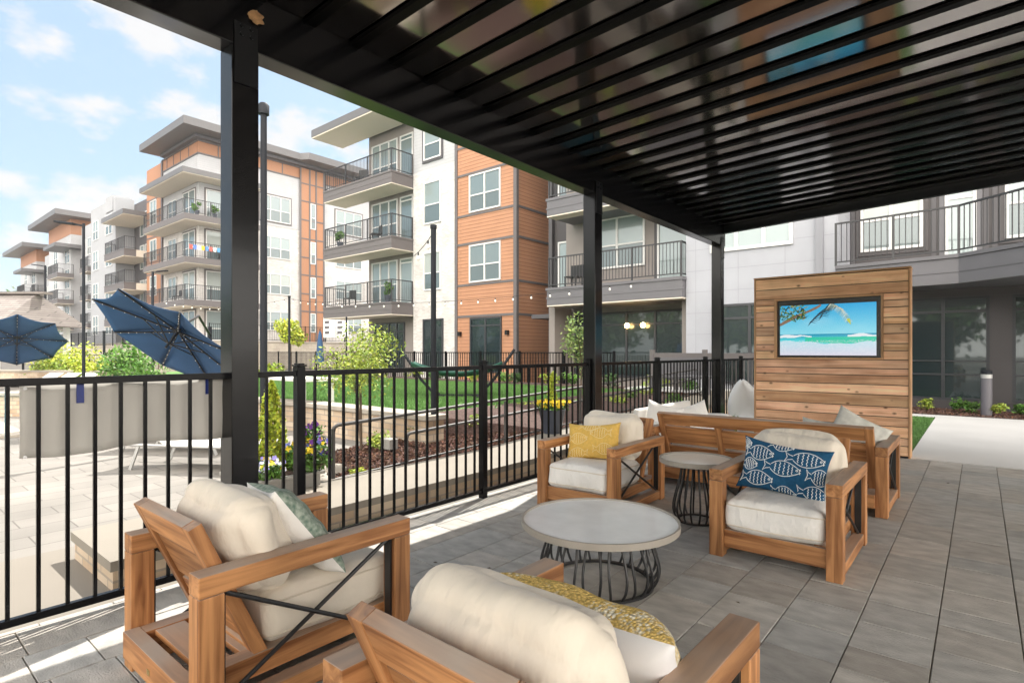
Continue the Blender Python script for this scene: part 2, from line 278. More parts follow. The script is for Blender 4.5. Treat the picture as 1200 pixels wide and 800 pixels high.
# ------------------------------------------------------------------ mesh builder
def tag(o, label=None, cat=None, group=None, kind=None):
    if label: o['label'] = label
    if cat: o['category'] = cat
    if group: o['group'] = group
    if kind: o['kind'] = kind
    return o
def thing(name, label, cat, loc=(0, 0, 0), rz=0.0, group=None):
    o = bpy.data.objects.new(name, None); COL.objects.link(o); o.empty_display_size = 0.1
    o.location = loc; o.rotation_euler = (0, 0, rz)
    return tag(o, label, cat, group)
def copy_tree(o, parent=None):
    c = o.copy(); COL.objects.link(c); c.parent = parent
    for ch in list(o.children): copy_tree(ch, c)
    return c
class MB:
    def __init__(s): s.v = []; s.f = []; s.mi = []; s.tint = []; s.cur = 0; s.ct = (1, 1, 1)
    def mat(s, i): s.cur = i; return s
    def add(s, vs, fs):
        b = len(s.v); s.v += [tuple(v) for v in vs]
        for f in fs: s.f.append([b+i for i in f]); s.mi.append(s.cur); s.tint.append(s.ct)
        return s
    def box(s, x0, x1, y0, y1, z0, z1):
        if x0 > x1: x0, x1 = x1, x0
        if y0 > y1: y0, y1 = y1, y0
        if z0 > z1: z0, z1 = z1, z0
        return s.add([(x0,y0,z0),(x1,y0,z0),(x1,y1,z0),(x0,y1,z0),(x0,y0,z1),(x1,y0,z1),(x1,y1,z1),(x0,y1,z1)],
            [(0,3,2,1),(4,5,6,7),(0,1,5,4),(1,2,6,5),(2,3,7,6),(3,0,4,7)])
    def bar(s, p, q, w, h, up=(0, 0, 1)):
        """box beam from p to q, width w (sideways) and height h (along up)"""
        p = Vector(p); q = Vector(q); d = (q-p).normalized(); up = Vector(up)
        sd = d.cross(up).normalized(); u = sd.cross(d).normalized()
        vs = []
        for c in (p, q):
            for a, b in ((-1,-1),(1,-1),(1,1),(-1,1)): vs.append(c + sd*(a*w/2) + u*(b*h/2))
        return s.add(vs, [(0,1,2,3),(7,6,5,4),(0,4,5,1),(1,5,6,2),(2,6,7,3),(3,7,4,0)])
    def tube(s, pts, r, n=8, closed=False):
        pts = [Vector(p) for p in pts]; m = len(pts); base = len(s.v); rr = r if isinstance(r, (list, tuple)) else [r]*m
        prev = None
        for i, p in enumerate(pts):
            if closed: d = pts[(i+1) % m] - pts[i-1]
            else: d = pts[min(i+1, m-1)] - pts[max(i-1, 0)]
            d.normalize()
            if prev is None:
                a = Vector((0, 0, 1)) if abs(d.z) < 0.9 else Vector((1, 0, 0)); e1 = d.cross(a).normalized()
            else: e1 = (prev - d*prev.dot(d)).normalized()
            e2 = d.cross(e1); prev = e1
            for k in range(n):
                t = 2*math.pi*k/n; s.v.append(tuple(p + (e1*math.cos(t) + e2*math.sin(t))*rr[i]))
        segs = m if closed else m-1
        for i in range(segs):
            j = (i+1) % m
            for k in range(n):
                s.f.append([base+i*n+k, base+i*n+(k+1) % n, base+j*n+(k+1) % n, base+j*n+k]); s.mi.append(s.cur); s.tint.append(s.ct)
        if not closed:
            s.f.append([base+k for k in range(n)][::-1]); s.mi.append(s.cur); s.tint.append(s.ct)
            s.f.append([base+(m-1)*n+k for k in range(n)]); s.mi.append(s.cur); s.tint.append(s.ct)
        return s
    def prism(s, pts, z0, z1):
        n = len(pts); vs = [(x, y, z0) for x, y in pts] + [(x, y, z1) for x, y in pts]
        return s.add(vs, [list(range(n))[::-1], [n+i for i in range(n)]] + [(i, (i+1) % n, n+(i+1) % n, n+i) for i in range(n)])
    def lathe(s, prof, n=48, c=(0, 0), caps=True):
        base = len(s.v); m = len(prof)
        for r, z in prof:
            for k in range(n):
                t = 2*math.pi*k/n; s.v.append((c[0]+r*math.cos(t), c[1]+r*math.sin(t), z))
        for i in range(m-1):
            for k in range(n):
                s.f.append([base+i*n+k, base+i*n+(k+1) % n, base+(i+1)*n+(k+1) % n, base+(i+1)*n+k]); s.mi.append(s.cur); s.tint.append(s.ct)
        if caps:
            s.f.append([base+k for k in range(n)][::-1]); s.mi.append(s.cur); s.tint.append(s.ct)
            s.f.append([base+(m-1)*n+k for k in range(n)]); s.mi.append(s.cur); s.tint.append(s.ct)
        return s
    def build(s, name, m, parent=None, smooth=False, bevel=0.0, tint=False):
        me = bpy.data.meshes.new(name); me.from_pydata(s.v, [], s.f)
        for x in (m if isinstance(m, (list, tuple)) else [m]): me.materials.append(x)
        me.polygons.foreach_set('material_index', s.mi)
        if smooth: me.polygons.foreach_set('use_smooth', [True]*len(s.f))
        if tint:
            a = me.color_attributes.new('tint', 'FLOAT_COLOR', 'CORNER'); cols = []
            for f, t in zip(s.f, s.tint): cols += [t[0], t[1], t[2], 1.0]*len(f)
            a.data.foreach_set('color', cols)
        me.update()
        bm = bmesh.new(); bm.from_mesh(me); bmesh.ops.recalc_face_normals(bm, faces=bm.faces); bm.to_mesh(me); bm.free()
        o = bpy.data.objects.new(name, me); COL.objects.link(o); o.parent = parent
        if smooth:
            try: me.set_sharp_from_angle(angle=R(40))
            except Exception: pass
        if bevel:
            b = o.modifiers.new('bevel', 'BEVEL'); b.width = bevel; b.segments = 2; b.limit_method = 'ANGLE'
        return o
def box(name, m, x0, x1, y0, y1, z0, z1, parent=None, bevel=0.0):
    return MB().box(x0, x1, y0, y1, z0, z1).build(name, m, parent, bevel=bevel)

class Face:
    """axis-aligned vertical wall face: u runs along the wall, d is the distance out of it"""
    def __init__(s, axis, c, sign): s.axis = axis; s.c = c; s.sign = sign
    def box(s, mb, u0, u1, z0, z1, d0, d1):
        a = s.c + s.sign*d0; b = s.c + s.sign*d1
        if s.axis == 'x': mb.box(u0, u1, a, b, z0, z1)      # wall along x, faces -+y
        else: mb.box(a, b, u0, u1, z0, z1)                  # wall along y
        return mb
def window(F, u0, u1, z0, z1, parent, cols=2, mid=0.45, frame=M_WFRAME, glass=M_GLASS, fw=0.07, trim=None, door=False, d=0.0):
    """framed window: frame proud of the wall, mullions, one pane sub-part, optional surround"""
    mb = MB()
    F.box(mb, u0, u0+fw, z0, z1, d+.002, d+.06); F.box(mb, u1-fw, u1, z0, z1, d+.002, d+.06)
    F.box(mb, u0+fw, u1-fw, z1-fw, z1, d+.002, d+.058); F.box(mb, u0+fw, u1-fw, z0, z0+fw, d+.002, d+.058)
    for k in range(1, cols):
        c = u0 + (u1-u0)*k/cols; F.box(mb, c-fw*.55, c+fw*.55, z0+fw, z1-fw, d+.002, d+.054)
    if mid:
        zz = z0 + (z1-z0)*mid; w = (u1-u0)/cols
        for k in range(cols): F.box(mb, u0+w*k+fw*.6, u0+w*(k+1)-fw*.6, zz-.03, zz+.03, d+.002, d+.045)
    w = mb.build('door' if door else 'window', frame, parent)
    if mid and glass is M_GLASS and not door:
        zz = z0 + (z1-z0)*mid; g1 = WRG.choice([M_GLASS, M_GLASS, M_GLASSB, M_GLASSC])
        p = MB(); F.box(p, u0+fw*.5, u1-fw*.5, zz, z1-fw*.5, d+.003, d+.02); p.build('upper_pane', g1, w)
        p = MB(); F.box(p, u0+fw*.5, u1-fw*.5, z0+fw*.5, zz-.001, d+.003, d+.018); p.build('lower_pane', M_GLASSL, w)
    else:
        p = MB(); F.box(p, u0+fw*.5, u1-fw*.5, z0+fw*.5, z1-fw*.5, d+.003, d+.02); p.build('pane', WRG.choice([M_GLASS, M_GLASSB]) if glass is M_GLASS else glass, w)
    if trim:
        t = MB(); F.box(t, u0-.11, u0-.003, z0-.11, z1+.11, d+.002, d+.035); F.box(t, u1+.003, u1+.11, z0-.11, z1+.11, d+.002, d+.035)
        F.box(t, u0-.003, u1+.003, z1+.003, z1+.11, d+.002, d+.033); F.box(t, u0-.003, u1+.003, z0-.11, z0-.003, d+.002, d+.033)
        t.build('surround', trim, w)
    return w
def railing_run(mb, p, q, z, h=1.07, step=0.115, post=1.8, pr=0.008, pw=0.05, ends=(1, 1)):
    p = Vector((p[0], p[1], 0)); q = Vector((q[0], q[1], 0)); L_ = (q-p).length; d = (q-p)/L_
    up = Vector((0, 0, 1))
    pe = p + d*(0 if ends[0] else .026); qe = q - d*(0 if ends[1] else .026)
    mb.bar(pe+up*(z+h), qe+up*(z+h), .045, .04); mb.bar(pe+up*(z+.1), qe+up*(z+.1), .035, .03)
    n = max(1, round(L_/post))
    for i in range(n+1):
        if (i == 0 and not ends[0]) or (i == n and not ends[1]): continue
        c = p + d*(L_*i/n); mb.bar(c+up*z, c+up*(z+h+.02), pw, pw, up=(1, 0, 0) if abs(d.x) > .5 else (0, 1, 0))
    m = int(L_/step)
    for i in range(1, m):
        c = p + d*(L_*i/m); a = c+up*(z+.1); b = c+up*(z+h); e = d*pr; f = Vector((-d.y, d.x, 0))*pr
        mb.add([a-e-f, a+e-f, a+e+f, a-e+f, b-e-f, b+e-f, b+e+f, b-e+f], [(0,1,5,4),(1,2,6,5),(2,3,7,6),(3,0,4,7)])

def leaf_mesh(name, m, pts, size, parent=None, seed=1, flat=0.0, tints=(0.45, 1.5)):
    """one small folded-quad leaf at every point"""
    rng = np.random.default_rng(seed); pts = np.asarray(pts, float); n = len(pts)
    a = rng.normal(size=(n, 3)); a[:, 2] *= (1-flat); a /= np.linalg.norm(a, axis=1)[:, None]
    b = rng.normal(size=(n, 3)); b[:, 2] *= (1-flat); b -= a*(a*b).sum(1)[:, None]; b /= np.linalg.norm(b, axis=1)[:, None]
    s = size*rng.uniform(.6, 1.35, size=(n, 1))
    v = np.stack([pts-a*s, pts+b*s*.45, pts+a*s, pts-b*s*.45], 1).reshape(-1, 3)
    me = bpy.data.meshes.new(name); me.vertices.add(4*n); me.vertices.foreach_set('co', v.ravel())
    me.loops.add(4*n); me.loops.foreach_set('vertex_index', np.arange(4*n)); me.polygons.add(n)
    me.polygons.foreach_set('loop_start', np.arange(n)*4); me.polygons.foreach_set('loop_total', np.full(n, 4)); me.update(calc_edges=True)
    at = me.color_attributes.new('tint', 'FLOAT_COLOR', 'CORNER'); t = rng.uniform(*tints, size=n)
    c = np.stack([t*rng.uniform(.85, 1.25, size=n), t, t*rng.uniform(.7, 1.1, size=n), np.ones(n)], 1); at.data.foreach_set('color', np.repeat(c, 4, axis=0).ravel().astype('f'))
    me.materials.append(m); o = bpy.data.objects.new(name, me); COL.objects.link(o); o.parent = parent
    return o
def blob_pts(rng, c, r, n, clumps=9, spread=.62, cr=.42):
    """points gathered in clumps inside an ellipsoid: leaves gaps between clumps"""
    c = np.array(c, float); r = np.array(r, float); out = []
    d = rng.normal(size=(clumps, 3)); d /= np.linalg.norm(d, axis=1)[:, None]; cc = c + d*r*rng.uniform(.25, 1, size=(clumps, 1))*spread*1.3
    for k in range(clumps):
        e = rng.normal(size=(n//clumps, 3)); e /= np.linalg.norm(e, axis=1)[:, None]
        out.append(cc[k] + e*r*cr*rng.uniform(.2, 1, size=(n//clumps, 1))**.5*rng.uniform(.7, 1.3))
    return np.concatenate(out)
def tree(name, label, cat, loc, h, crown_r, m, leaf=.07, n=1600, trunk_h=.4, clumps=14, group=None, seed=1, stems=1, bark=M_BARK, crown_h=None, trunk_r=.04):
    t = thing(name, label, cat, loc, group=group); rng = np.random.default_rng(seed)
    ch = crown_h or (h*(1-trunk_h)); cz = h-ch/2
    pts = blob_pts(rng, (0, 0, cz), (crown_r, crown_r, ch/2), n, clumps)
    leaf_mesh('crown', m, pts, leaf, t, seed)
    mb = MB()
    for s in range(stems):
        a = rng.uniform(0, 6.28); o = .0 if stems == 1 else .25*crown_r
        mb.tube([(0, 0, -.05), (o*math.cos(a)*.5, o*math.sin(a)*.5, h*trunk_h), (o*math.cos(a), o*math.sin(a), cz)], [trunk_r, trunk_r*.7, trunk_r*.3], 7)
    for k in range(8):
        p = pts[rng.integers(len(pts))]; z = rng.uniform(trunk_h*h*.8, cz)
        mb.tube([(0, 0, z), tuple(np.array([p[0]*.5, p[1]*.5, (z+p[2])/2+.03])), tuple(p)], [trunk_r*.45, trunk_r*.3, trunk_r*.12], 5)
    mb.build('trunk', bark, t, smooth=True)
    return t
# ================================================================== SETTING
def struct(o): return tag(o, kind='structure')
# ground sheet with pool deck paving, pool sunk as sheet 4 mm above
struct(box('ground', M_DECK, -420, 260, -160, 420, -.40, -.06))
struct(box('patio_bed', M_JOINT, -3.62, 4.6, -3.2, 8.70, -.055, -.012))
# patio pavers: courses run along y, each paver its own tint, thin joints
rng = random.Random(11); mb = MB(); mb2 = MB(); x = -3.60; c0 = -.47 - .31*11
k = 0
for i in range(26):
    xa = c0 + .31*i; xb = xa + .31
    if xb <= -3.61 or xa >= 4.55: continue
    xa = max(xa, -3.61); y = -3.1 - rng.random()*.4
    while y < 8.69:
        ln = rng.choice([.23, .31, .31, .46, .46]); ya, yb = y, min(y+ln, 8.695); y += ln
        if yb - ya < .05 or ya < -3.2 and yb < -3.2: continue
        w = rng.gauss(0, .075); hue = rng.uniform(-.035, .04)
        mb.ct = (1+w+hue, 1+w, 1+w-hue)
        g = .003; z = rng.uniform(-.0025, 0)
        mb.box(xa+g, xb-g, max(ya, -3.19)+g, yb-g, -.03, z)
po = mb.build('patio_floor', M_PAVER, bevel=.002, tint=True); struct(po)
# paths and lawns on the right
struct(box('path', M_CONC, -.70, 6.5, 8.71, 15.0, -.12, .004))
struct(box('path', M_CONC, -4.4, -.705, 14.45, 15.0, -.12, .002))
struct(box('lawn', M_GRASS, -3.3, -.71, 8.9, 14.44, -.12, -.005))
struct(box('planting_bed', M_MULCH, -3.4, 7.5, 15.01, 16.6, -.12, .02))
def grass(name, label, x0, x1, y0, y1, z, n, size, seed):
    rg = np.random.default_rng(seed); p = np.stack([rg.uniform(x0, x1, n), rg.uniform(y0, y1, n), np.full(n, z)], 1)
    a = rg.uniform(0, 6.28, n); w = size*.14; h = size*rg.uniform(.6, 1.3, n); dx = np.cos(a)*w; dy = np.sin(a)*w
    lx = rg.normal(0, size*.25, n); ly = rg.normal(0, size*.25, n)
    v = np.stack([p-np.stack([dx, dy, 0*dx], 1), p+np.stack([dx, dy, 0*dx], 1), p+np.stack([lx, ly, h], 1)], 1).reshape(-1, 3)
    me = bpy.data.meshes.new(name); me.vertices.add(3*n); me.vertices.foreach_set('co', v.ravel()); me.loops.add(3*n)
    me.loops.foreach_set('vertex_index', np.arange(3*n)); me.polygons.add(n); me.polygons.foreach_set('loop_start', np.arange(n)*3)
    me.polygons.foreach_set('loop_total', np.full(n, 3)); me.update(calc_edges=True)
    at = me.color_attributes.new('tint', 'FLOAT_COLOR', 'CORNER'); t = rg.uniform(.6, 1.4, n)
    at.data.foreach_set('color', np.repeat(np.stack([t, t, t, np.ones(n)], 1), 3, axis=0).ravel().astype('f'))
    me.materials.append(mat('grass_blade', (0.085, 0.19, 0.04), rough=.7, tint=True)); o = bpy.data.objects.new(name, me); COL.objects.link(o)
    return tag(o, label, 'grass', kind='stuff')
grass('short_grass', 'short grass of the small lawn behind the cedar screen', -3.3, -.71, 8.9, 14.44, -.005, 30000, .03, 3)
struct(box('deck_apron', mat('cream_concrete', (0.20, 0.178, 0.15), rough=.85, var=.05, vscale=1.2, bump=.1, bscale=70), -5.03, -3.63, -4, 2.15, -.10, -.054))
# raised courtyard lawn behind the curved stone wall
LZ = .40
struct(box('terrace_fill', M_RETAIN, -29.8, -6.6, 5.62, 12.4, -.06, .36))
struct(box('lawn', M_GRASS, -29.8, -6.6, 5.62, 12.4, .362, LZ))
grass('short_grass', 'short bright grass of the raised courtyard lawn', -20, -6.6, 5.65, 12.4, LZ, 90000, .05, 4)
struct(box('planting_bed', M_MULCH, -29.8, -4.75, 12.41, 14.3, -.06, .36))
# sloped mulch bed beside the ramp
mb = MB(); mb.add([(-6.6, 3.0, -.03), (-4.76, 3.0, -.03), (-4.76, 12.4, .40), (-6.6, 12.4, .42), (-6.6, 5.4, .05), (-4.76, 5.4, .07), (-6.6, 5.62, .40), (-4.76, 7, .15)],
    [(0, 1, 5, 4), (4, 5, 7, 6), (6, 7, 2, 3)])
struct(mb.build('planting_bed', M_MULCH))
# mulch chips
def chips(name, label, fn, n, size, seed, m):
    rg = np.random.default_rng(seed); pts = fn(rg, n)
    o = leaf_mesh(name, m, pts, size, None, seed, tints=(.5, 1.7)); return tag(o, label, 'mulch', kind='stuff')
M_CHIP = mat('bark_chip', (0.11, 0.062, 0.05), rough=.95, tint=True)
def f1(rg, n):
    x = rg.uniform(-6.6, -4.76, n); y = rg.uniform(3.1, 12.3, n); z = np.interp(y, [3.0, 5.4, 7, 12.4], [-.03, .07, .17, .41]) + .01; return np.stack([x, y, z], 1)
chips('bark_mulch', 'reddish brown bark mulch in the bed beside the ramp', f1, 26000, .028, 5, M_CHIP)
chips('bark_mulch', 'brown bark mulch along the dark glass wall', lambda rg, n: np.stack([rg.uniform(-3.4, 7, n), rg.uniform(15, 16.5, n), np.full(n, .03)], 1), 9000, .03, 6, M_CHIP)
# ramp beside the fence with stone side and limestone edge
mb = MB()
mb.add([(-4.72, 1.03, -.06), (-3.9, 1.03, -.06), (-3.9, 12.9, -.06), (-4.72, 12.9, -.06), (-4.72, 1.03, .07), (-3.9, 1.03, .07), (-3.9, 5, .08), (-3.9, 12.9, .40), (-4.72, 12.9, .40), (-4.72, 5, .08)],
    [(0, 4, 5, 1), (1, 5, 6, 7, 2), (2, 7, 8, 3), (3, 8, 9, 4, 0), (4, 9, 6, 5), (9, 8, 7, 6)])
struct(mb.build('ramp', M_STONE))
mb = MB(); a, b = -4.74, -3.87
prof = [(1.01, .072), (5, .084), (12.9, .402)]
for (y0, z0), (y1, z1) in zip(prof, prof[1:]):
    mb.add([(a, y0, z0), (b, y0, z0), (b, y1, z1), (a, y1, z1), (a, y0, z0+.06), (b, y0, z0+.06), (b, y1, z1+.06), (a, y1, z1+.06)],
        [(0, 1, 5, 4), (1, 2, 6, 5), (3, 0, 4, 7), (4, 5, 6, 7), (2, 3, 7, 6)])
struct(mb.build('walkway', mat('walkway_concrete', (0.24, 0.215, 0.18), rough=.85, var=.06, vscale=2, bump=.15, bscale=60)))
struct(box('walkway', M_CONC, -7.0, -3.75, 12.91, 14.0, -.06, .43))
# pool on the far left
struct(box('pool_water', M_WATER, -26, -12.5, -4, 1.75, -.058, -.052))
mb = MB(); mb.box(-26.3, -12.2, 1.75, 2.05, -.058, -.02); mb.box(-12.5, -12.2, -4, 1.749, -.058, -.02)
o = mb.build('pool_edge', M_CAP); struct(o)

# curved stone wall with limestone cap (raised lawn edge)
w = thing('stone_wall', 'long stacked stone retaining wall with pale cap in front of the raised lawn', 'stone wall', (-5.9, 5.25, -.06))
pts = [(0, 0), (-1.5, .02), (-3.2, .0), (-5, -.25), (-7, -.9), (-9.5, -2.2), (-12, -4)]
mb = MB(); mc = MB()
for (x0, y0), (x1, y1) in zip(pts, pts[1:]):
    mb.bar((x0, y0+.15, .22), (x1, y1+.15, .22), .30, .46); mc.bar((x0+.06, y0+.15, .485), (x1, y1+.15, .485), .40, .07)
mb.build('wall_face', M_STONE, w); mc.build('wall_cap', M_CAP, w, bevel=.008)
# low block pier at the start of the ramp (seen through the fence)
# ================================================================== BUILDINGS
def balcony(parent, F, u0, u1, zt, depth, slab_m=M_TRIM, th=.58, returns=(True, True), rail_col=M_RAIL, rh=1.05, soffit=M_SOFFIT):
    """slab with cream soffit and railing, projecting from wall face F"""
    mb = MB(); F.box(mb, u0, u1, zt-th+.02, zt, .004, depth); s = mb.build('balcony', slab_m, parent, bevel=.01)
    m2 = MB(); F.box(m2, u0-.03, u1+.03, zt-.06, zt+.03, .005, depth+.03); F.box(m2, u0-.03, u1+.03, zt-th*.55-.02, zt-th*.55+.02, depth-.01, depth+.012); m2.build('coping', slab_m, s)
    m3 = MB(); F.box(m3, u0+.004, u1-.004, zt-th-.02, zt-th+.018, .006, depth-.004); m3.build('soffit', soffit, s)
    r = MB(); c = F.c + F.sign*(depth-.06); w = F.c + F.sign*.05
    if F.axis == 'x':
        railing_run(r, (u0+.06, c), (u1-.06, c), zt+.03, rh)
        if returns[0]: railing_run(r, (u0+.06, w), (u0+.06, c), zt+.03, rh, ends=(1, 0))
        if returns[1]: railing_run(r, (u1-.06, w), (u1-.06, c), zt+.03, rh, ends=(1, 0))
    else:
        railing_run(r, (c, u0+.06), (c, u1-.06), zt+.03, rh)
        if returns[0]: railing_run(r, (w, u0+.06), (c, u0+.06), zt+.03, rh, ends=(1, 0))
        if returns[1]: railing_run(r, (w, u1-.06), (c, u1-.06), zt+.03, rh, ends=(1, 0))
    r.build('railing', rail_col, s)
    return s
# ---- B: orange corner block with the balcony bay
B = thing('apartment_building', 'near apartment block with orange corner, white brick strip and stacked grey balconies', 'building', (-20, 18, 0))
def P(mbx, name, m, parent=B, **k):
    o = mbx.build(name, m, None, **k); o.parent = parent; o.matrix_parent_inverse = Matrix.Translation(-parent.location); return o
class Par:  # builders below write world coordinates; this re-bases them on the thing
    pass
def rebase(t):
    """children were built in world coordinates: shift first-level children so that the thing can sit at its own base"""
    for ch in t.children: ch.location = -Vector(t.location)
FB = Face('x', 18.0, -1); FBr = Face('y', -14.77, 1)
mb = MB(); FB.box(mb, -18.28, -14.78, 0, 13.2, -.3, 0); FBr.box(mb, 18.301, 20.6, 0, 13.2, -.3, 0.001); FBr.box(mb, 18.001, 18.301, 0, 13.2, -.009, 0.001); mb.build('orange_wall', M_ORANGE, B)
mb = MB(); FB.box(mb, -21.24, -18.283, 0, 10.0, -.3, .03); mb.build('brick_wall', M_BRICK, B)
mb = MB(); FB.box(mb, -21.24, -18.283, 10.003, 13.2, -.3, .0); mb.build('white_wall', M_WSIDE, B)
mb = MB(); FB.box(mb, -25.2, -21.245, 0, 13.2, -1.0, -.25); mb.build('bay_wall', M_TAUPE, B)
mb = MB(); mb.box(-25.19, -18.3, 19.2, 31, 0, 13.1); mb.box(-18.3, -15.08, 18.31, 31, 0, 13.1); mb.build('core', M_WSIDE, B)
mb = MB()
for z in (2.92, 4.32, 6.15, 7.42, 9.25, 10.5, 12.2):
    FB.box(mb, -18.20, -14.86, z-.05, z+.05, .004, .03); FBr.box(mb, 18.09, 20.5, z-.05, z+.05, .004, .03)
mb.box(-14.87, -14.70, 17.93, 18.09, .0, 13.2); FB.box(mb, -18.36, -18.2, 0, 13.2, .004, .05); FBr.box(mb, 20.5, 20.62, 0, 13.2, .004, .05)
mb.build('trim', M_TRIM, B)
mb = MB(); mb.box(-25.9, -14.1, 17.3, 31.5, 13.203, 13.75); mb.build('roof', M_ROOFTOP, B)
for z0, z1 in ((4.40, 6.07), (7.5, 9.17), (10.6, 12.1)): window(FB, -17.45, -15.6, z0, z1, B, cols=2)
for z0, z1 in ((4.25, 6.07), (7.4, 9.4), (10.45, 12.1)): window(FB, -20.45, -19.25, z0, z1, B, cols=1, trim=M_DKGREY if z0 > 10 else None, d=.03)
window(FB, -20.5, -19.1, .45, 2.9, B, cols=1, mid=None, frame=M_DFRAME, glass=M_GLASS2, d=.03)
window(FB, -17.4, -15.55, .45, 2.85, B, cols=2, mid=.85, frame=M_DFRAME, glass=M_GLASS2, door=True)
FBb = Face('x', 18.25, -1)
for z in (3.69, 6.80, 9.88):
    window(FBb, -24.9, -22.75, z+.1, z+2.35, B, cols=3); window(FBb, -22.55, -21.55, z+.05, z+2.35, B, cols=1, mid=.9, door=True)
window(FBb, -24.7, -22.2, .5, 2.85, B, cols=4, mid=.8, frame=M_DFRAME, glass=M_GLASS2)
for z in (3.69, 6.80, 9.88): balcony(B, FB, -27.0, -21.25, z, 1.35)
mb = MB(); FB.box(mb, -27.3, -21.2, 12.72, 13.1, .002, 1.9); mb.build('canopy', M_ROOFTOP, B)
mb = MB(); FB.box(mb, -27.28, -21.22, 12.66, 12.717, .004, 1.88); mb.build('soffit', M_SOFFIT, B)
for x_ in (-18.0, -15.2):
    s_ = box('wall_light', M_BLACK, x_-.06, x_+.06, 17.83, 17.99, 2.05, 2.25, B)
rebase(B)
# ---- C: clubhouse block, balcony bay, white wall, glass ground floor
C = thing('clubhouse_building', 'grey and white block with second floor balconies behind the seating area', 'building', (-5, 16.3, 0))
CY = 16.5
FC = Face('x', CY, -1)
mb = MB(); mb.box(-13.3, -6.75, 18.6, 24, 0, 13); mb.build('grey_wall', M_PLUM, C)
mb = MB(); mb.box(-13.42, -13.25, 18.42, 18.598, 0, 13.0); mb.build('downpipe', M_DKGREY, C)
FCb = Face('x', 17.6, -1)
mb = MB(); FCb.box(mb, -12.0, -6.75, 0, 13.0, -.4, 0); FC.box(mb, -7.0, -6.74, 0, 2.95, -1.1, -.02); FC.box(mb, -12.0, -11.75, 0, 2.95, -1.09, .0); mb.build('bay_wall', M_TAUPE, C)
FCs = Face('x', 18.6, -1)
for z in (3.55, 6.7, 9.8):
    window(FCb, -10.9, -8.75, z+.75, z+2.55, C, cols=2); window(FCb, -8.3, -7.2, z+.03, z+2.45, C, cols=1, mid=.9, door=True, trim=M_DKGREY)
    window(FCs, -13.05, -12.15, z+.05, z+2.2, C, cols=1, mid=None, door=True)
window(FCb, -11.6, -7.3, .45, 2.75, C, cols=4, mid=.8, frame=M_DFRAME, glass=M_GLASS2)
window(FCs, -13.1, -12.1, .1, 2.45, C, cols=1, mid=None, frame=M_DFRAME, glass=M_GLASS2, door=True)
for z in (3.55, 6.68, 9.8): balcony(C, FC, -11.7, -6.75, z, .55, slab_m=M_SLAB, th=.6)
for z in (2.95, 6.08, 9.2): box('balcony_floor', M_SLAB, -11.7, -6.75, 16.51, 17.59, z, z+.6, C)
mb = MB(); mb.box(-13.35, -12.02, 17.2, 18.59, 2.62, 2.78); mb.build('canopy', M_DKGREY, C, bevel=.01)
mb = MB(); FC.box(mb, -6.735, -2.75, 0, 13, -6, .30); mb.build('white_wall', M_WPANEL, C)
FW = Face('x', 16.2, -1)
window(FW, -6.0, -3.8, 4.2, 6.0, C, cols=3, mid=None, fw=.09); window(FW, -6.0, -3.8, 7.4, 9.2, C, cols=3, mid=None, fw=.09)
window(FW, -5.9, -3.9, .45, 2.7, C, cols=2, mid=.82, frame=M_DFRAME, glass=M_GLASS2)
mb = MB(); mb.box(-3.25, -3.08, 16.1, 16.199, 0, 13); mb.build('downpipe', mat('grey_downpipe', (0.22, 0.225, 0.25), rough=.5), C)
# right wing
FR = Face('x', 17.9, -1)
mb = MB(); FR.box(mb, -2.749, 9, 3.4, 13, -.4, 0); mb.build('upper_wall', M_PLUM, C)
mb = MB()
for x_ in (-2.68, -.90, .12, .28, 2.3, 3.2): FR.box(mb, x_-.05, x_+.05, 3.4, 8, .002, .04)
mb.build('pilaster', M_DKGREY, C)
for z in (3.4, 6.6, 9.8):
    window(FR, -2.50, -1.12, z+.65, z+2.5, C, cols=2, trim=M_PLUM); window(FR, -.68, -.06, z+.08, z+2.45, C, cols=1, mid=.72, door=True, trim=M_SLAB)
    window(FR, .46, 1.8, z+.65, z+2.5, C, cols=2, trim=M_PLUM)
# balcony slab with an angled front
out = [(-2.74, 15.75), (-.35, 15.45), (.68, 14.6), (2.6, 14.1), (6.5, 14.1), (6.5, 17.89), (-2.74, 17.89)]
mb = MB(); mb.prism(out, 2.82, 3.38); sl_ = mb.build('balcony', M_SLAB, C, bevel=.01)
mb = MB(); o2 = [(x_, y_-.04) if y_ < 16 else (x_, y_) for x_, y_ in out]; mb.prism(o2, 3.381, 3.46); mb.prism([(x_, y_-.015) if y_ < 16 else (x_, y_) for x_, y_ in out], 3.07, 3.10); mb.build('coping', M_SLAB, sl_)
mb = MB()
for i_, (p, q) in enumerate(zip(out[:4], out[1:5])): railing_run(mb, (p[0], p[1]+.08), (q[0], q[1]+.08), 3.46, 1.05, post=1.5, ends=(i_ == 0, 1))
mb.build('railing', M_RAIL, sl_)
FG = Face('x', 16.62, -1)
mb = MB(); FG.box(mb, -2.745, 7.5, 2.62, 2.815, -.6, .02); FG.box(mb, -2.745, 7.5, 0, .22, -.6, .02)
for a, b in ((-2.745, -1.5), (.17, .55), (2.7, 3.1), (5.2, 7.5)): FG.box(mb, a, b, .221, 2.619, -.6, .02)
mb.build('ground_wall', M_PLUM, C)
for a, b in ((-1.5, .17), (.55, 2.7), (3.1, 5.2)):
    window(FG, a, b, .22, 2.62, C, cols=2, mid=.86, frame=M_DFRAME, glass=M_GLASS2, fw=.06, d=-.06)
    m3 = MB(); FG.box(m3, a+.06, b-.06, .80, .84, -.055, -.01); FG.box(m3, a+.06, b-.06, 1.12, 1.15, -.055, -.01); m3.build('transom', M_DFRAME, C)
mb = MB(); mb.box(-13.6, 9, 15.6, 24.5, 13.0, 13.5); mb.build('roof', M_ROOFTOP, C)
rebase(C)
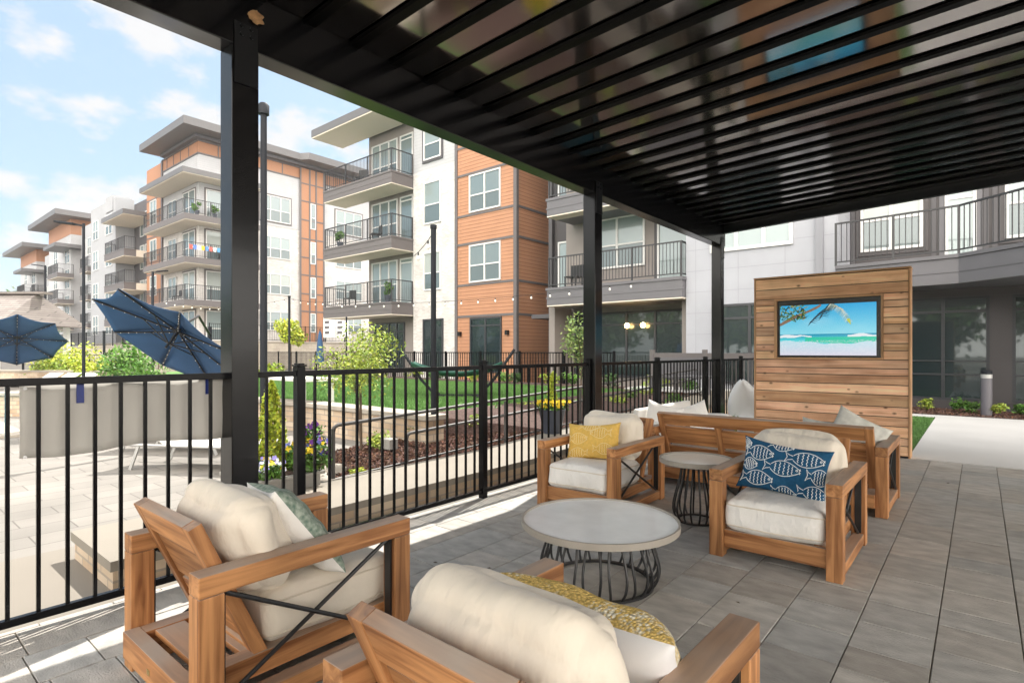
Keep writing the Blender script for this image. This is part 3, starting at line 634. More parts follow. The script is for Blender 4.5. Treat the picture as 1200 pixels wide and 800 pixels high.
# ---- A: far left-hand block with wrapped corner balconies
A = thing('apartment_building', 'tall corner block with wraparound balconies and orange panel columns, left of the near block', 'building', (-48, 20, 0))
FA = Face('y', -44.5, 1); FAl = Face('x', 17.1, -1)
TZ = 2.1
mb = MB(); FA.box(mb, 17.1, 40, 0, 11.65, -.3, 0); FAl.box(mb, -51.6, -44.801, 0, 11.65, -.3, 0.001); mb.build('brick_wall', M_BRICK, A)
mb = MB(); FA.box(mb, 17.1, 40, 11.653, 16.1, -.3, 0.02); FAl.box(mb, -51.6, -44.801, 11.653, 16.1, -.3, 0.021); mb.build('white_wall', M_WSIDE, A)
mb = MB(); FA.box(mb, 17.08, 40, 16.103, 17.05, -.3, 0.03); FAl.box(mb, -51.6, -44.801, 16.103, 17.05, -.3, 0.031); FAl.box(mb, -55.2, -51.603, 0, 16.9, -.3, .06)
FA.box(mb, 25.2, 27.3, 0, 17.0, .031, .16); mb.build('orange_panel', M_ORANGE2, A)
mb = MB(); mb.box(-55.1, -44.82, 17.42, 40, 0, 17.0); mb.build('core', M_TAUPE, A)
mb = MB()
for y_ in (25.15, 26.0, 26.6, 27.35): FA.box(mb, y_-.07, y_+.07, 0, 17.04, .165, .20)
for z in (4.8, 6.3, 7.9, 9.4, 11.0, 12.6, 14.2, 15.7): FA.box(mb, 25.22, 27.28, z-.05, z+.05, .165, .19); FAl.box(mb, -55.2, -51.7, z-.05, z+.05, .065, .09)
FA.box(mb, 17.0, 40, 16.02, 16.12, .035, .09); FA.box(mb, 17.0, 40, 16.95, 17.07, .035, .10); FAl.box(mb, -51.6, -44.45, 16.02, 16.12, .035, .09); FAl.box(mb, -51.6, -44.45, 16.95, 17.07, .035, .10)
for y_ in (18.5, 20.2, 21.9, 23.6): FA.box(mb, y_-.04, y_+.04, 16.13, 16.94, .032, .06)
for x_ in (-50.6, -49.2, -47.8, -46.2): FAl.box(mb, x_-.04, x_+.04, 16.13, 16.94, .033, .06)
FAl.box(mb, -51.75, -51.45, 0, 17.0, .062, .12); mb.build('trim', M_TRIM, A)
mb = MB(); mb.prism([(-51.6, 15.4), (-42.6, 15.4), (-42.6, 20.5), (-43.4, 21), (-43.4, 24.6), (-42.7, 25), (-42.7, 41), (-51.6, 41)], 17.3, 17.85); mb.build('roof', M_ROOFTOP, A)
mb = MB(); mb.box(-51.0, -44.0, 16.7, 40.5, 17.075, 17.295); mb.build('soffit', M_SLAB, A)
for z0, z1 in ((12.0, 14.1), (9.0, 10.8), (6.05, 7.75), (3.1, 4.65)):
    window(FA, 21.7, 24.3, z0, z1, A, cols=3, trim=M_TRIM if z0 > 11 else None, d=.02); window(FA, 26.05, 26.55, z0-.1, z1, A, cols=1, d=.165)
    window(FA, 28.6, 31.4, z0, z1, A, cols=3, trim=M_TRIM if z0 > 11 else None, d=.02); window(FA, 33.5, 36.0, z0, z1, A, cols=2, d=.02)
    window(FAl, -54.3, -52.8, z0, z1, A, cols=2, d=.06)
for z in (11.17, 8.1, 5.07, 2.1):
    window(FA, 17.6, 20.3, z+.1, z+2.35, A, cols=2, d=.02, mid=.4, trim=M_TRIM); window(FAl, -47.3, -45.0, z+.1, z+2.35, A, cols=2, d=.02, trim=M_TRIM); window(FAl, -50.3, -48.6, z+.5, z+2.2, A, cols=2, d=.02)
for z in (11.17, 8.1, 5.07):
    mb = MB(); pl = [(-51.4, 15.6), (-43.0, 15.6), (-43.0, 21.0), (-44.46, 21.0), (-44.46, 17.06), (-51.4, 17.06)]
    mb.prism(pl, z-.42, z); s = mb.build('balcony', M_TRIM, A)
    mb = MB(); mb.prism([(x_*.999 + -.04, y_+.02) if 0 else (x_, y_) for x_, y_ in [(-51.35, 15.65), (-43.05, 15.65), (-43.05, 20.95), (-44.47, 20.95), (-44.47, 17.05), (-51.35, 17.05)]], z-.47, z-.423); mb.build('soffit', M_SOFFIT, s)
    mb = MB(); railing_run(mb, (-51.35, 15.66), (-43.06, 15.66), z, 1.05, step=.14, pr=.01); railing_run(mb, (-43.06, 15.66), (-43.06, 20.9), z, 1.05, step=.14, pr=.01, ends=(0, 1)); railing_run(mb, (-44.4, 20.9), (-43.06, 20.9), z, 1.05, step=.14, ends=(1, 0)); mb.build('railing', M_RAIL, s)
mb = MB(); mb.prism([(-51.6, 15.4), (-42.8, 15.4), (-42.8, 21.2), (-44.46, 21.2), (-44.46, 17.06), (-51.6, 17.06)], 13.98, 14.35); s = mb.build('canopy', M_ROOFTOP, A)
mb = MB(); mb.prism([(-51.55, 15.45), (-42.85, 15.45), (-42.85, 21.15), (-44.47, 21.15), (-44.47, 17.05), (-51.55, 17.05)], 13.93, 13.977); mb.build('soffit', M_SOFFIT, s)
rebase(A)
# ---- W: pale block with dark balcony recess
Wb = thing('apartment_building', 'pale grey block with a dark recess of balconies, third block from the right', 'building', (-62, 18, 0))
FWb = Face('x', 16.4, -1)
mb = MB(); FWb.box(mb, -69.2, -61.3, 0, 15.6, -1.5, 0); FWb.box(mb, -64, -61.9, 14.5, 15.9, -1.4, .1); mb.build('pale_wall', mat('pale_grey_render', (0.32, 0.33, 0.35), rough=.8, var=.05, vscale=.6), Wb)
mb = MB(); mb.box(-69.1, -55.25, 17.9, 32, 0, 15.2); mb.build('recess_wall', M_DKGREY, Wb)
FWr = Face('x', 17.9, -1)
for z0 in (3.0, 6.2, 9.4, 12.4):
    window(FWb, -68.4, -66.6, z0, z0+1.9, Wb, cols=2); window(FWb, -64.3, -62.2, z0, z0+1.9, Wb, cols=2)
    window(FWr, -59.6, -58.6, z0-.5, z0+1.7, Wb, cols=1, mid=None); window(FWr, -58.3, -56.3, z0-.5, z0+1.7, Wb, cols=2)
for z in (4.2, 7.25, 10.1): balcony(Wb, FWb, -61.2, -55.7, z, .9, th=.6, slab_m=M_TRIM)
for z in (4.2, 7.25, 10.1): box('balcony_floor', M_SOFFIT, -61.2, -55.7, 16.41, 17.88, z-.58, z, Wb)
mb = MB(); mb.box(-61.4, -55.3, 15.3, 17.88, 13.0, 13.4); s = mb.build('canopy', M_ROOFTOP, Wb); mb = MB(); mb.box(-61.35, -55.35, 15.35, 17.87, 12.95, 12.997); mb.build('soffit', M_SOFFIT, s)
rebase(Wb)
# ---- T2 and T3: farther towers of the row
def tower(lab, x1, x0, xw, seed):
    """corner tower x0..x1 at the row line y=17, pale wing xw to its right with dark recesses"""
    T = thing('apartment_building', lab, 'building', (x1, 17, 0)); F1 = Face('x', 17.0, -1); F2 = Face('y', x1, 1)
    mb = MB(); F1.box(mb, x0, x1, 0, 15.19, -.3, 0); F2.box(mb, 17.301, 24, 0, 15.19, -.3, .001); mb.build('brick_wall', M_WSIDE, T)
    mb = MB(); F1.box(mb, x0-.02, x1+.02, 15.2, 17.0, -.3, .03); F2.box(mb, 17.301, 24, 15.2, 17.0, -.3, .031); mb.build('orange_panel', M_ORANGE2, T)
    mb = MB(); mb.box(x0+.1, x1-.31, 17.31, 30, 0, 16.9); mb.box(x1-.31, xw, 18.6, 30, 0, 15.5); mb.build('core', M_TAUPE, T)
    mb = MB(); mb.box(x0-1.6, x1+1.8, 15.2, 31, 17.003, 17.6); mb.build('roof', M_ROOFTOP, T)
    F3 = Face('x', 17.4, -1)
    mb = MB()
    a = x1+2.6
    while a < xw-2.5: F3.box(mb, a, a+4.2, 0, 15.6, -1.1, 0); a += 7.4
    if len(mb.v): mb.build('pale_wall', MATS['pale_grey_render'], T)
    for z in (3.0, 6.1, 9.2, 12.2):
        window(F1, x0+2.6, x0+4.4, z, z+1.9, T, cols=2, mid=.4); window(F1, x1-2.6, x1-.5, z-.3, z+2, T, cols=2)
        a = x1+2.6
        while a < xw-2.5: window(F3, a+.4, a+1.6, z, z+1.9, T, cols=1); window(F3, a+2.3, a+3.8, z, z+1.9, T, cols=2); a += 7.4
    for z in (4.4, 7.4, 10.4):
        balcony(T, F1, x1-3.4, x1+1.3, z, 1.5, th=.5)
        if xw - x1 > 5: balcony(T, Face('x', 18.58, -1), x1+.1+6.8-.6 if xw-x1 > 9 else x1+.3, (x1+.1+6.8+2.4) if xw-x1 > 9 else x1+2.4, z, 2.2, th=.5)
    mb = MB(); mb.box(x1-3.8, x1+1.6, 15.2, 17.9, 13.4, 13.8); mb.build('canopy', M_ROOFTOP, T)
    rebase(T); T.scale.z = (1, .97, .885)[seed]; return T
tower('farther corner tower with brown roof beyond the pale block, partly behind the street lamp', -79.6, -90, -69.25, 1)
tower('farthest corner tower at the left end of the apartment row', -97, -107, -90.05, 2)
# ================================================================== PERGOLA
PG = thing('pergola', 'black steel patio roof with glossy ribbed underside on three square posts along the fence', 'pergola', (-3.54, 1.6, 0))
FX = -3.54
def rel(o, t): o.location = Vector(o.location) - Vector(t.location); return o
def RZ(x): return 3.55 + .044*(x+3.46)
for y_ in (1.60, 5.75, 9.90):
    mb = MB(); mb.box(FX-.082, FX+.082, y_-.082, y_+.082, -.02, 3.208); o = mb.build('post', M_PERG, PG, bevel=.006)
    mb = MB(); mb.box(FX+.084, FX+.092, y_-.07, y_+.07, 2.98, 3.35)
    for zz in (3.28, 3.33): mb.tube([(FX+.09, y_-.03, zz), (FX+.104, y_-.03, zz)], .012, 8); mb.tube([(FX+.09, y_+.03, zz), (FX+.104, y_+.03, zz)], .012, 8)
    mb.build('cleat', M_BLACK, o)
mb = MB(); mb.box(FX-.08, FX+.08, -3.4, 10.05, 3.21, 3.56); mb.build('beam', M_PERG, PG, bevel=.006)
mb = MB(); a = FX-.12; b_ = 5.2
mb.add([(a, -3.4, RZ(a)+.012), (b_, -3.4, RZ(b_)), (b_, 10.05, RZ(b_)), (a, 10.05, RZ(a)+.012), (a, -3.4, RZ(a)+.05), (b_, -3.4, RZ(b_)+.04), (b_, 10.05, RZ(b_)+.04), (a, 10.05, RZ(a)+.05)],
    [(0, 1, 2, 3), (7, 6, 5, 4), (0, 4, 5, 1), (1, 5, 6, 2), (2, 6, 7, 3), (3, 7, 4, 0)])
mb.build('roof_panel', M_ROOF, PG)
y_ = 3.73 - .35*20
while y_ < 9.85:
    mb = MB(); w = .095; dz = .016; x0 = FX+.083; x1 = 5.19
    mb.add([(x0, y_, RZ(x0)+.001), (x0, y_+.012, RZ(x0)-dz), (x0, y_+w-.012, RZ(x0)-dz), (x0, y_+w, RZ(x0)+.001), (x1, y_, RZ(x1)+.001), (x1, y_+.012, RZ(x1)-dz), (x1, y_+w-.012, RZ(x1)-dz), (x1, y_+w, RZ(x1)+.001)],
        [(0, 1, 5, 4), (1, 2, 6, 5), (2, 3, 7, 6), (0, 3, 2, 1), (4, 5, 6, 7)])
    mb.build('rib', M_RIB, PG); y_ += .35
mb = MB(); x0 = FX+.081; x1 = 5.2
mb.add([(x, y, RZ(x)-d) for x in (x0, x1) for y, d in ((9.98, .12), (10.06, .12), (10.06, -.06), (9.98, -.06))], [(0, 1, 2, 3), (7, 6, 5, 4), (0, 4, 5, 1), (1, 5, 6, 2), (2, 6, 7, 3), (3, 7, 4, 0)])
mb.build('end_channel', M_BLACK, PG)
mb = MB(); mb.box(5.1, 5.26, -3.4, 10.05, 3.5, 3.85); mb.build('beam', M_PERG, PG)
for y_ in (1.6, 9.9): box('post', M_PERG, 5.1, 5.26, y_-.08, y_+.08, -.02, 3.499, PG)
rebase(PG)
# lump of expanding foam at the beam joint
rg = random.Random(3); mb = MB(); pr = []
n1, n2 = 14, 20
c = (FX+.088, 1.66, 3.42)
vs = [];
for i in range(n1+1):
    for j in range(n2):
        th = math.pi*i/n1; ph = 2*math.pi*j/n2; q = 1+.22*math.sin(3*ph+i)+rg.uniform(-.08, .08)
        vs.append((c[0]+.018*math.sin(th)*math.cos(ph)*q+.006, c[1]+.045*math.sin(th)*math.sin(ph)*q, c[2]+.035*math.cos(th)*q))
fs = [(i*n2+j, i*n2+(j+1) % n2, (i+1)*n2+(j+1) % n2, (i+1)*n2+j) for i in range(n1) for j in range(n2)]
o = MB().add(vs, fs).build('foam_patch', M_FOAM, smooth=True); tag(o, 'small lump of tan foam stuck on the black roof beam above the nearest post', 'foam patch')

# ================================================================== FENCE IN FRONT
FN = thing('metal_fence', 'black metal picket fence along the patio edge in the foreground', 'fence', (FX, .17, 0))
def near_post(y_, h=1.25):
    mb = MB(); mb.box(FX-.03, FX+.03, y_-.03, y_+.03, -.01, h); o = mb.build('post', M_FENCE, FN, bevel=.003)
    mb = MB(); mb.box(FX-.036, FX+.036, y_-.036, y_+.036, h+.001, h+.012); mb.box(FX-.025, FX+.025, y_-.025, y_+.025, h+.013, h+.022); mb.build('post_cap', M_FENCE, o, bevel=.002)
PY = [.17+1.83*k for k in range(8)]
for y_ in PY: near_post(y_)
for a, b in zip(PY, PY[1:]):
    box('top_rail', M_FENCE, FX-.02, FX+.02, a+.031, b-.031, 1.185, 1.222, FN, bevel=.003)
    box('bottom_rail', M_FENCE, FX-.018, FX+.018, a+.031, b-.031, .045, .082, FN, bevel=.003)
    if b > 12: continue
    for k in range(1, 16):
        y_ = a + 1.83*k/16; box('picket', M_FENCE, FX-.008, FX+.008, y_-.0085, y_+.0085, .083, 1.184, FN)
rebase(FN)
# banner tied behind the fence, reverse side
mb = MB(); n = 40; y0, y1 = .565, 1.62; vs = []
for i in range(n+1):
    y_ = y0+(y1-y0)*i/n
    for j in range(9):
        z = 1.19-(.36+.012*math.sin(i*.22))*j/8; vs.append((FX-.05-.008*math.sin(i*.9)*(j/8)-.004*math.sin(i*.33+j), y_, z))
fs = [(i*9+j, (i+1)*9+j, (i+1)*9+j+1, i*9+j+1) for i in range(n) for j in range(8)]
bn = thing('banner', 'plain grey vinyl banner tied to the outside of the foreground fence, seen from behind', 'banner', (0, 0, 0))
o = MB().add(vs, fs).build('sheet', M_BANNER, bn, smooth=True); s_ = o.modifiers.new('th', 'SOLIDIFY'); s_.thickness = .003
for y_, z in ((.585, 1.17), (.585, .835), (1.60, 1.17)):
    mb = MB(); mb.tube([(FX-.048, y_, z), (FX-.040, y_, z)], .008, 10); mb.build('eyelet', M_WHITE, bn)
mb = MB(); rg = random.Random(5)   # faint show-through of a vertical line of lettering
for k in range(11):
    z = 1.165-.031*k
    for q in range(3): mb.box(FX-.0385, FX-.0375, .742+rg.uniform(0, .012), .747+rg.uniform(0, .012), z-.008*q, z-.008*q-.004)
mb.build('faint_lettering', mat('faint_print', (0.20, 0.19, 0.17), rough=.8), bn)
for y_, zl in ((.802, .10), (1.43, .09)):
    o = box('tape_strip', M_TAPE, FX-.037, FX-.034, y_-.016, y_+.016, 1.185-zl, 1.19); tag(o, 'blue tape strip on the banner, ' + ('left of the two' if y_ < 1 else 'beside the nearest pergola post'), 'tape', 'blue tape strips on the fence')

# ================================================================== CEDAR SCREEN AND TV
SC = thing('cedar_screen', 'freestanding wall of knotty cedar boards with a television set into it', 'privacy screen', (-1.6, 8.75, 0))
X0, X1, YF, YB = -2.56, -.67, 8.66, 8.88
OX0, OX1, OZ0, OZ1 = -2.25, -.99, 1.27, 2.08
rg = random.Random(21); z = .02; k = 0
hs = [.13, .10, .14, .12, .13, .15, .13, .12, .09, .14, .12, .09, .13, .12, .09, .13, .09, .14, .14, .12, .13]
while z < 2.39:
    h = hs[k % len(hs)]; k += 1; z1 = min(z+h, 2.40)
    if 2.40-z1 < .05: z1 = 2.40
    def pc(xa, xb):
        t = rg.uniform(.82, 1.18); mb = MB(); mb.ct = (t, t*rg.uniform(.96, 1.03), t*rg.uniform(.9, 1.05))
        mb.box(xa, xb, YF, YF+.022, z+.005, z1-.005); mb.build('board', CEDAR, SC, bevel=.002, tint=True)
    for lim in (OZ0-.026, OZ1+.026):
        if abs(z1-lim) < .07 and z1 != lim: z1 = lim
    if z1 <= OZ0-.02 or z >= OZ1+.02: pc(X0+.025, X1-.025)
    else: pc(X0+.025, OX0-.032); pc(OX1+.032, X1-.025)
    z = z1
mb = MB(); mb.box(X0+.024, X1-.024, YF+.024, YB-.02, 0, OZ0-.05); mb.box(X0+.024, OX0-.01, YF+.024, YB-.02, OZ0-.05, 2.39); mb.box(OX1+.01, X1-.024, YF+.024, YB-.02, OZ0-.05, 2.39); mb.box(OX0-.01, OX1+.01, YF+.024, YB-.02, OZ1+.01, 2.39); mb.box(OX0-.01, OX1+.01, YB-.07, YB-.02, OZ0-.05, OZ1+.01)
mb.build('core', M_BLACK, SC)
WT = wood_mat('cedar_trim_z', 2, (0.42, 0.22, 0.10), (0.60, 0.36, 0.19)); WTX = wood_mat('cedar_trim_x', 0, (0.42, 0.22, 0.10), (0.60, 0.36, 0.19))
for xa in (X0, X1-.022): box('corner_trim', WT, xa, xa+.022, YF-.008, YB, 0, 2.405, SC, bevel=.002)
box('top_trim', WTX, X0-.004, X1+.004, YF-.012, YB+.004, 2.406, 2.43, SC, bevel=.002)
box('opening_trim', WTX, OX0-.03, OX1+.03, YF-.012, YF+.10, OZ1+.001, OZ1+.024, SC); box('opening_trim', WTX, OX0-.03, OX1+.03, YF-.012, YF+.10, OZ0-.024, OZ0-.001, SC)
box('opening_trim', WT, OX0-.03, OX0-.004, YF-.012, YF+.10, OZ0, OZ1, SC); box('opening_trim', WT, OX1+.004, OX1+.03, YF-.012, YF+.10, OZ0, OZ1, SC)
rebase(SC)
# television picture: beach, sea, palm fronds, rasterised into per-face colours of the lit screen
TV = thing('television', 'flat television showing a tropical beach under palm leaves, set into the cedar screen', 'television', (-1.62, 8.75, 1.30))
box('tv_body', mat('tv_black', (0.01, 0.01, 0.011), rough=.25), OX0-.003, OX1+.003, YF+.045, YF+.135, OZ0+.005, OZ1-.002, TV)
NX, NZ = 240, 140; sx0, sx1, sz0, sz1 = OX0+.035, OX1-.05, OZ0+.03, OZ1-.075
uu, vv = np.meshgrid((np.arange(NX)+.5)/NX, (np.arange(NZ)+.5)/NZ)   # v up
img = np.zeros((NZ, NX, 3))
def lerp(a, b, t): return np.array(a)*(1-t[..., None]) + np.array(b)*t[..., None]
skyc = lerp((.50, .88, .97), (.06, .60, .88), np.clip((vv-.42)/.58, 0, 1)); cl = np.clip(np.sin(uu*5+vv*9)*.5+np.sin(uu*11-vv*14)*.3, 0, 1)*np.clip(1-abs(vv-.68)*4, 0, 1)
skyc = skyc*(1-.25*cl[..., None]) + .25*cl[..., None]
img[:] = skyc
sea = lerp((.25, .85, .88), (.05, .50, .68), np.clip((vv-.30)/.12, 0, 1)); img[vv < .42] = sea[vv < .42]
wave = .37+.015*np.sin(uu*9)+.008*np.sin(uu*31); m_ = (np.abs(vv-wave) < .022+.01*np.sin(uu*17)) & ((uu < .35) | (uu > .72)); img[m_] = (.92, .97, .99)
tq = (vv < .36) & (vv > .25+.02*np.sin(uu*7)) & (uu > .28); img[tq] = np.array((.10, .78, .62))
foam = vv < .255+.03*np.sin(uu*6+1)+.012*np.sin(uu*23); fc = lerp((.86, .84, .93), (.72, .90, .96), np.clip(vv/.25, 0, 1)); img[foam] = fc[foam]
rgn = np.random.default_rng(2); st = (vv < .30) & (rgn.random(vv.shape) < .12); img[st] = (.97, .97, 1)
def line(p, q, w, col, w2=None):
    p = np.array(p); q = np.array(q); d = q-p; t = np.clip(((uu-p[0])*d[0]+(vv-p[1])*.58*d[1]*.58)/(d[0]**2+(d[1]*.58)**2+1e-9), 0, 1)
    dist = np.hypot(uu-(p[0]+t*d[0]), (vv-(p[1]+t*d[1]))*.58); img[dist < w*(1-t)+(w2 if w2 is not None else w)*t] = col
for k in range(26):     # trunk with leaning fronds, upper left
    t = k/25; line((-.02+t*.42, .60+t*.36+.03*math.sin(t*5)), (.02+t*.42, .62+t*.36), .011, (.40+.12*(k % 2), .34, .26))
rp_ = random.Random(9)
for k in range(90): 
    a = rp_.uniform(0, .28); b = rp_.uniform(.72, 1.0); line((a, b), (a+rp_.uniform(-.06, .06), b+rp_.uniform(-.09, .05)), .007, rp_.choice([(.05, .22, .10), (.25, .38, .06), (.55, .50, .12), (.03, .12, .10)]), .001)
def frond(p, q, n, ln, cols, sag=.05):
    for i in range(n):
        t = i/(n-1); x_ = p[0]+(q[0]-p[0])*t; y_ = p[1]+(q[1]-p[1])*t+sag*math.sin(t*3.1)
        dx = q[0]-p[0]; dy = (q[1]-p[1])
        line((x_, y_), (x_-ln*(1-.5*t)*.5, y_-ln*(1.2-.5*t)), .006, rp_.choice(cols), .001); line((x_, y_), (x_+ln*.5, y_-ln*.6*(1-.6*t)), .005, rp_.choice(cols), .001)
frond((.58, .99), (.34, .66), 16, .12, [(.02, .13, .22), (.03, .20, .26), (.05, .09, .16)])
frond((.55, 1.0), (.46, .78), 12, .14, [(.02, .13, .22), (.04, .22, .25)])
frond((.55, 1.0), (.73, .66), 16, .09, [(.75, .72, .55), (.45, .55, .50), (.85, .85, .75)], .08)
line((.73, .68), (.75, .60), .018, (.70, .75, .20), .004)
vs = [(sx0+(sx1-sx0)*i/NX, YF+.043, sz0+(sz1-sz0)*j/NZ) for j in range(NZ+1) for i in range(NX+1)]
fs = [(j*(NX+1)+i, j*(NX+1)+i+1, (j+1)*(NX+1)+i+1, (j+1)*(NX+1)+i) for j in range(NZ) for i in range(NX)]
me = bpy.data.meshes.new('screen'); me.from_pydata(vs, [], fs); at = me.color_attributes.new('pic', 'FLOAT_COLOR', 'CORNER')
cc = np.concatenate([img.reshape(-1, 3)**1.7, np.ones((NX*NZ, 1))], 1); at.data.foreach_set('color', np.repeat(cc, 4, axis=0).ravel().astype('f'))
m = bpy.data.materials.new('lit_screen'); m.use_nodes = True; t = m.node_tree; b = t.nodes['Principled BSDF']; a_ = N(t, 'ShaderNodeAttribute'); a_.attribute_name = 'pic'
b.inputs['Base Color'].default_value = (.01, .01, .01, 1); b.inputs['Roughness'].default_value = .2; t.links.new(a_.outputs['Color'], b.inputs['Emission Color']); b.inputs['Emission Strength'].default_value = .19
me.materials.append(m); o = bpy.data.objects.new('screen', me); COL.objects.link(o); o.parent = TV
rebase(TV)

# ================================================================== CUSHIONS
def rbox(name, m, hx, hy, hz, r, crown, parent, loc, rot=(0, 0, 0), seed=0, n=26, pipe=True, wob=.006):
    """stuffed box cushion: rounded edges, crowned faces, a little slack; piping along both seams as a sub-part"""
    rg = np.random.default_rng(seed); ph = rg.uniform(0, 6.28, 6); vs = []; fs = []
    def P(u, v, w):
        p = np.array([u*hx, v*hy, w*hz]); inn = np.clip(p, -(np.array([hx, hy, hz])-r), np.array([hx, hy, hz])-r); d = p-inn; L_ = np.linalg.norm(d)
        if L_ > 1e-9: p = inn + d/L_*r
        f = (1-min(1, abs(u))**4)*(1-min(1, abs(v))**4); p[2] += np.sign(w)*crown*f*abs(w)**3
        g = (1-min(1, abs(w))**2); 
        if abs(u) > .99: p[0] += np.sign(u)*crown*.5*g*(1-v**4)
        if abs(v) > .99: p[1] += np.sign(v)*crown*.5*g*(1-u**4)
        p += wob*np.array([math.sin(3*v+2*w+ph[0]), math.sin(3*u+2*w+ph[1]), .6*math.sin(3*u+4*v+ph[2])+.25*math.sin(9*u+ph[3]+2*v)])
        return p
    idx = {}
    def gid(i, j, k):
        key = (i, j, k)
        if key not in idx:
            def mp_(a, N_): s = 2*a/N_-1; return math.sin(s*math.pi/2)*.35 + s*.65
            idx[key] = len(vs); vs.append(tuple(P(mp_(i, n), mp_(j, n), mp_(k, K))))
        return idx[key]
    K = 8
    for i in range(n):
        for j in range(n):
            fs.append((gid(i, j, 0), gid(i, j+1, 0), gid(i+1, j+1, 0), gid(i+1, j, 0))); fs.append((gid(i, j, K), gid(i+1, j, K), gid(i+1, j+1, K), gid(i, j+1, K)))
    for i in range(n):
        for k in range(K):
            fs.append((gid(i, 0, k), gid(i+1, 0, k), gid(i+1, 0, k+1), gid(i, 0, k+1))); fs.append((gid(i, n, k), gid(i, n, k+1), gid(i+1, n, k+1), gid(i+1, n, k)))
            fs.append((gid(0, i, k), gid(0, i, k+1), gid(0, i+1, k+1), gid(0, i+1, k))); fs.append((gid(n, i, k), gid(n, i+1, k), gid(n, i+1, k+1), gid(n, i, k+1)))
    o = MB().add(vs, fs).build(name, m, parent, smooth=True); 
    try: o.data.set_sharp_from_angle(angle=R(180))
    except Exception: pass
    o.location = loc; o.rotation_euler = rot
    sb = o.modifiers.new('sub', 'SUBSURF'); sb.levels = 1; sb.render_levels = 1
    if pipe:
        mb = MB(); q = r*.30
        for s in (-1, 1):
            pts = []
            for i in range(72):
                t = 2*math.pi*i/72; c_, s_ = math.cos(t), math.sin(t); e = .16
                u = np.sign(c_)*abs(c_)**e; v = np.sign(s_)*abs(s_)**e
                pts.append(P(u*(1-.0), v*(1-.0), s*(1-r*.75/hz)))
            mb.tube([tuple(p) for p in pts], .0042, 6, closed=True)
        mb.build('piping', M_PIPE, o, smooth=True)
    return o
def pillow_pt(u, v, s, W, H, T, ph):
    e = .10
    x_ = W/2*u*(1-e*(1-abs(v)**2.2)*abs(u)**3*.9); z_ = H/2*v*(1-e*(1-abs(u)**2.2)*abs(v)**3*.9)
    f = max(0, (1-u**4)*(1-v**4))**.55; y_ = s*T/2*f
    y_ += .004*math.sin(9*u+ph)*f + .003*math.sin(13*v+5*u+ph*2)*f; z_ += .012*(u**2)*v
    return (x_, y_, z_)
def pillow(name, label, W, H, T, mf, mback, loc, rot, seed=0, cat='throw pillow', group=None, sag=0.0):
    """knife-edge pillow lying in its local x/z plane, front towards -y"""
    n = 30; ph = seed*1.7; mb = MB(); vs = []; ids = {}
    for s in (-1, 1):
        for i in range(n+1):
            for j in range(n+1):
                if s == 1 and (i in (0, n) or j in (0, n)): ids[(s, i, j)] = ids[(-1, i, j)]; continue
                ids[(s, i, j)] = len(vs); a = math.sin((2*i/n-1)*math.pi/2)*.5+(2*i/n-1)*.5; b = math.sin((2*j/n-1)*math.pi/2)*.5+(2*j/n-1)*.5
                vs.append(pillow_pt(a, b, s, W, H, T, ph))
    f0 = []; f1_ = []
    for i in range(n):
        for j in range(n):
            f0.append((ids[(-1, i, j)], ids[(-1, i+1, j)], ids[(-1, i+1, j+1)], ids[(-1, i, j+1)])); f1_.append((ids[(1, i, j)], ids[(1, i, j+1)], ids[(1, i+1, j+1)], ids[(1, i+1, j)]))
    mb.v = vs; mb.f = [list(f) for f in f0+f1_]; mb.mi = [0]*len(f0)+[1]*len(f1_); mb.tint = [(1, 1, 1)]*len(mb.f)
    o = mb.build(name, [mf, mback], None, smooth=True)
    try: o.data.set_sharp_from_angle(angle=R(180))
    except Exception: pass
    o.location = loc; o.rotation_euler = rot; tag(o, label, cat, group); return o
def stitch(parent, W, H, T, ph, polylines, m, r=.0028, name='fish_print'):
    mb = MB()
    for pl in polylines:
        run = []
        for (u, v) in pl:
            if abs(u) < .985 and abs(v) < .985:
                p = pillow_pt(u, v, -1, W, H, T, ph); run.append((p[0], p[1]-.0012, p[2]))
            else:
                if len(run) > 1: mb.tube(run, r, 5)
                run = []
        if len(run) > 1: mb.tube(run, r, 5)
    return mb.build(name, m, parent)
def fish(cx, cz, L_, Hh, W, H, flip=1):
    """polylines (pillow u,v) of one outlined fish, centre cx,cz in metres, facing +x"""
    out = []
    def q(x_, z_): return ((cx+flip*x_)/(W/2), (cz+z_)/(H/2))
    body = lambda t: Hh/2*math.sin(math.pi*min(1, max(0, t))**.8)
    up = [q(-L_*.32+L_*.82*t, body(t)+.006) for t in np.linspace(0.04, 1, 22)]; dn = [q(-L_*.32+L_*.82*t, -body(t)-.006) for t in np.linspace(.04, 1, 22)]
    tail = [q(-L_*.30, .010), q(-L_*.42, Hh*.22), q(-L_*.50, Hh*.42), q(-L_*.44, 0), q(-L_*.5, -Hh*.42), q(-L_*.42, -Hh*.22), q(-L_*.30, -.010)]
    out += [up, dn, tail]
    for t in (.18, .32, .46, .60, .72):
        b = body(t)*.92; x_ = -L_*.32+L_*.82*t; out.append([q(x_+L_*.018*math.sin(k*1.9), -b+2*b*k/12) for k in range(13)])
    for k in range(1): out.append([q(-L_*.32+L_*.82*.87+.006*math.cos(a), .004+.006*math.sin(a)) for a in np.linspace(0, 6.28, 9)])
    out.append([q(-L_*.32+L_*.80, body(.8)*.8), q(-L_*.32+L_*.78, 0), q(-L_*.32+L_*.80, -body(.8)*.8)])
    return out

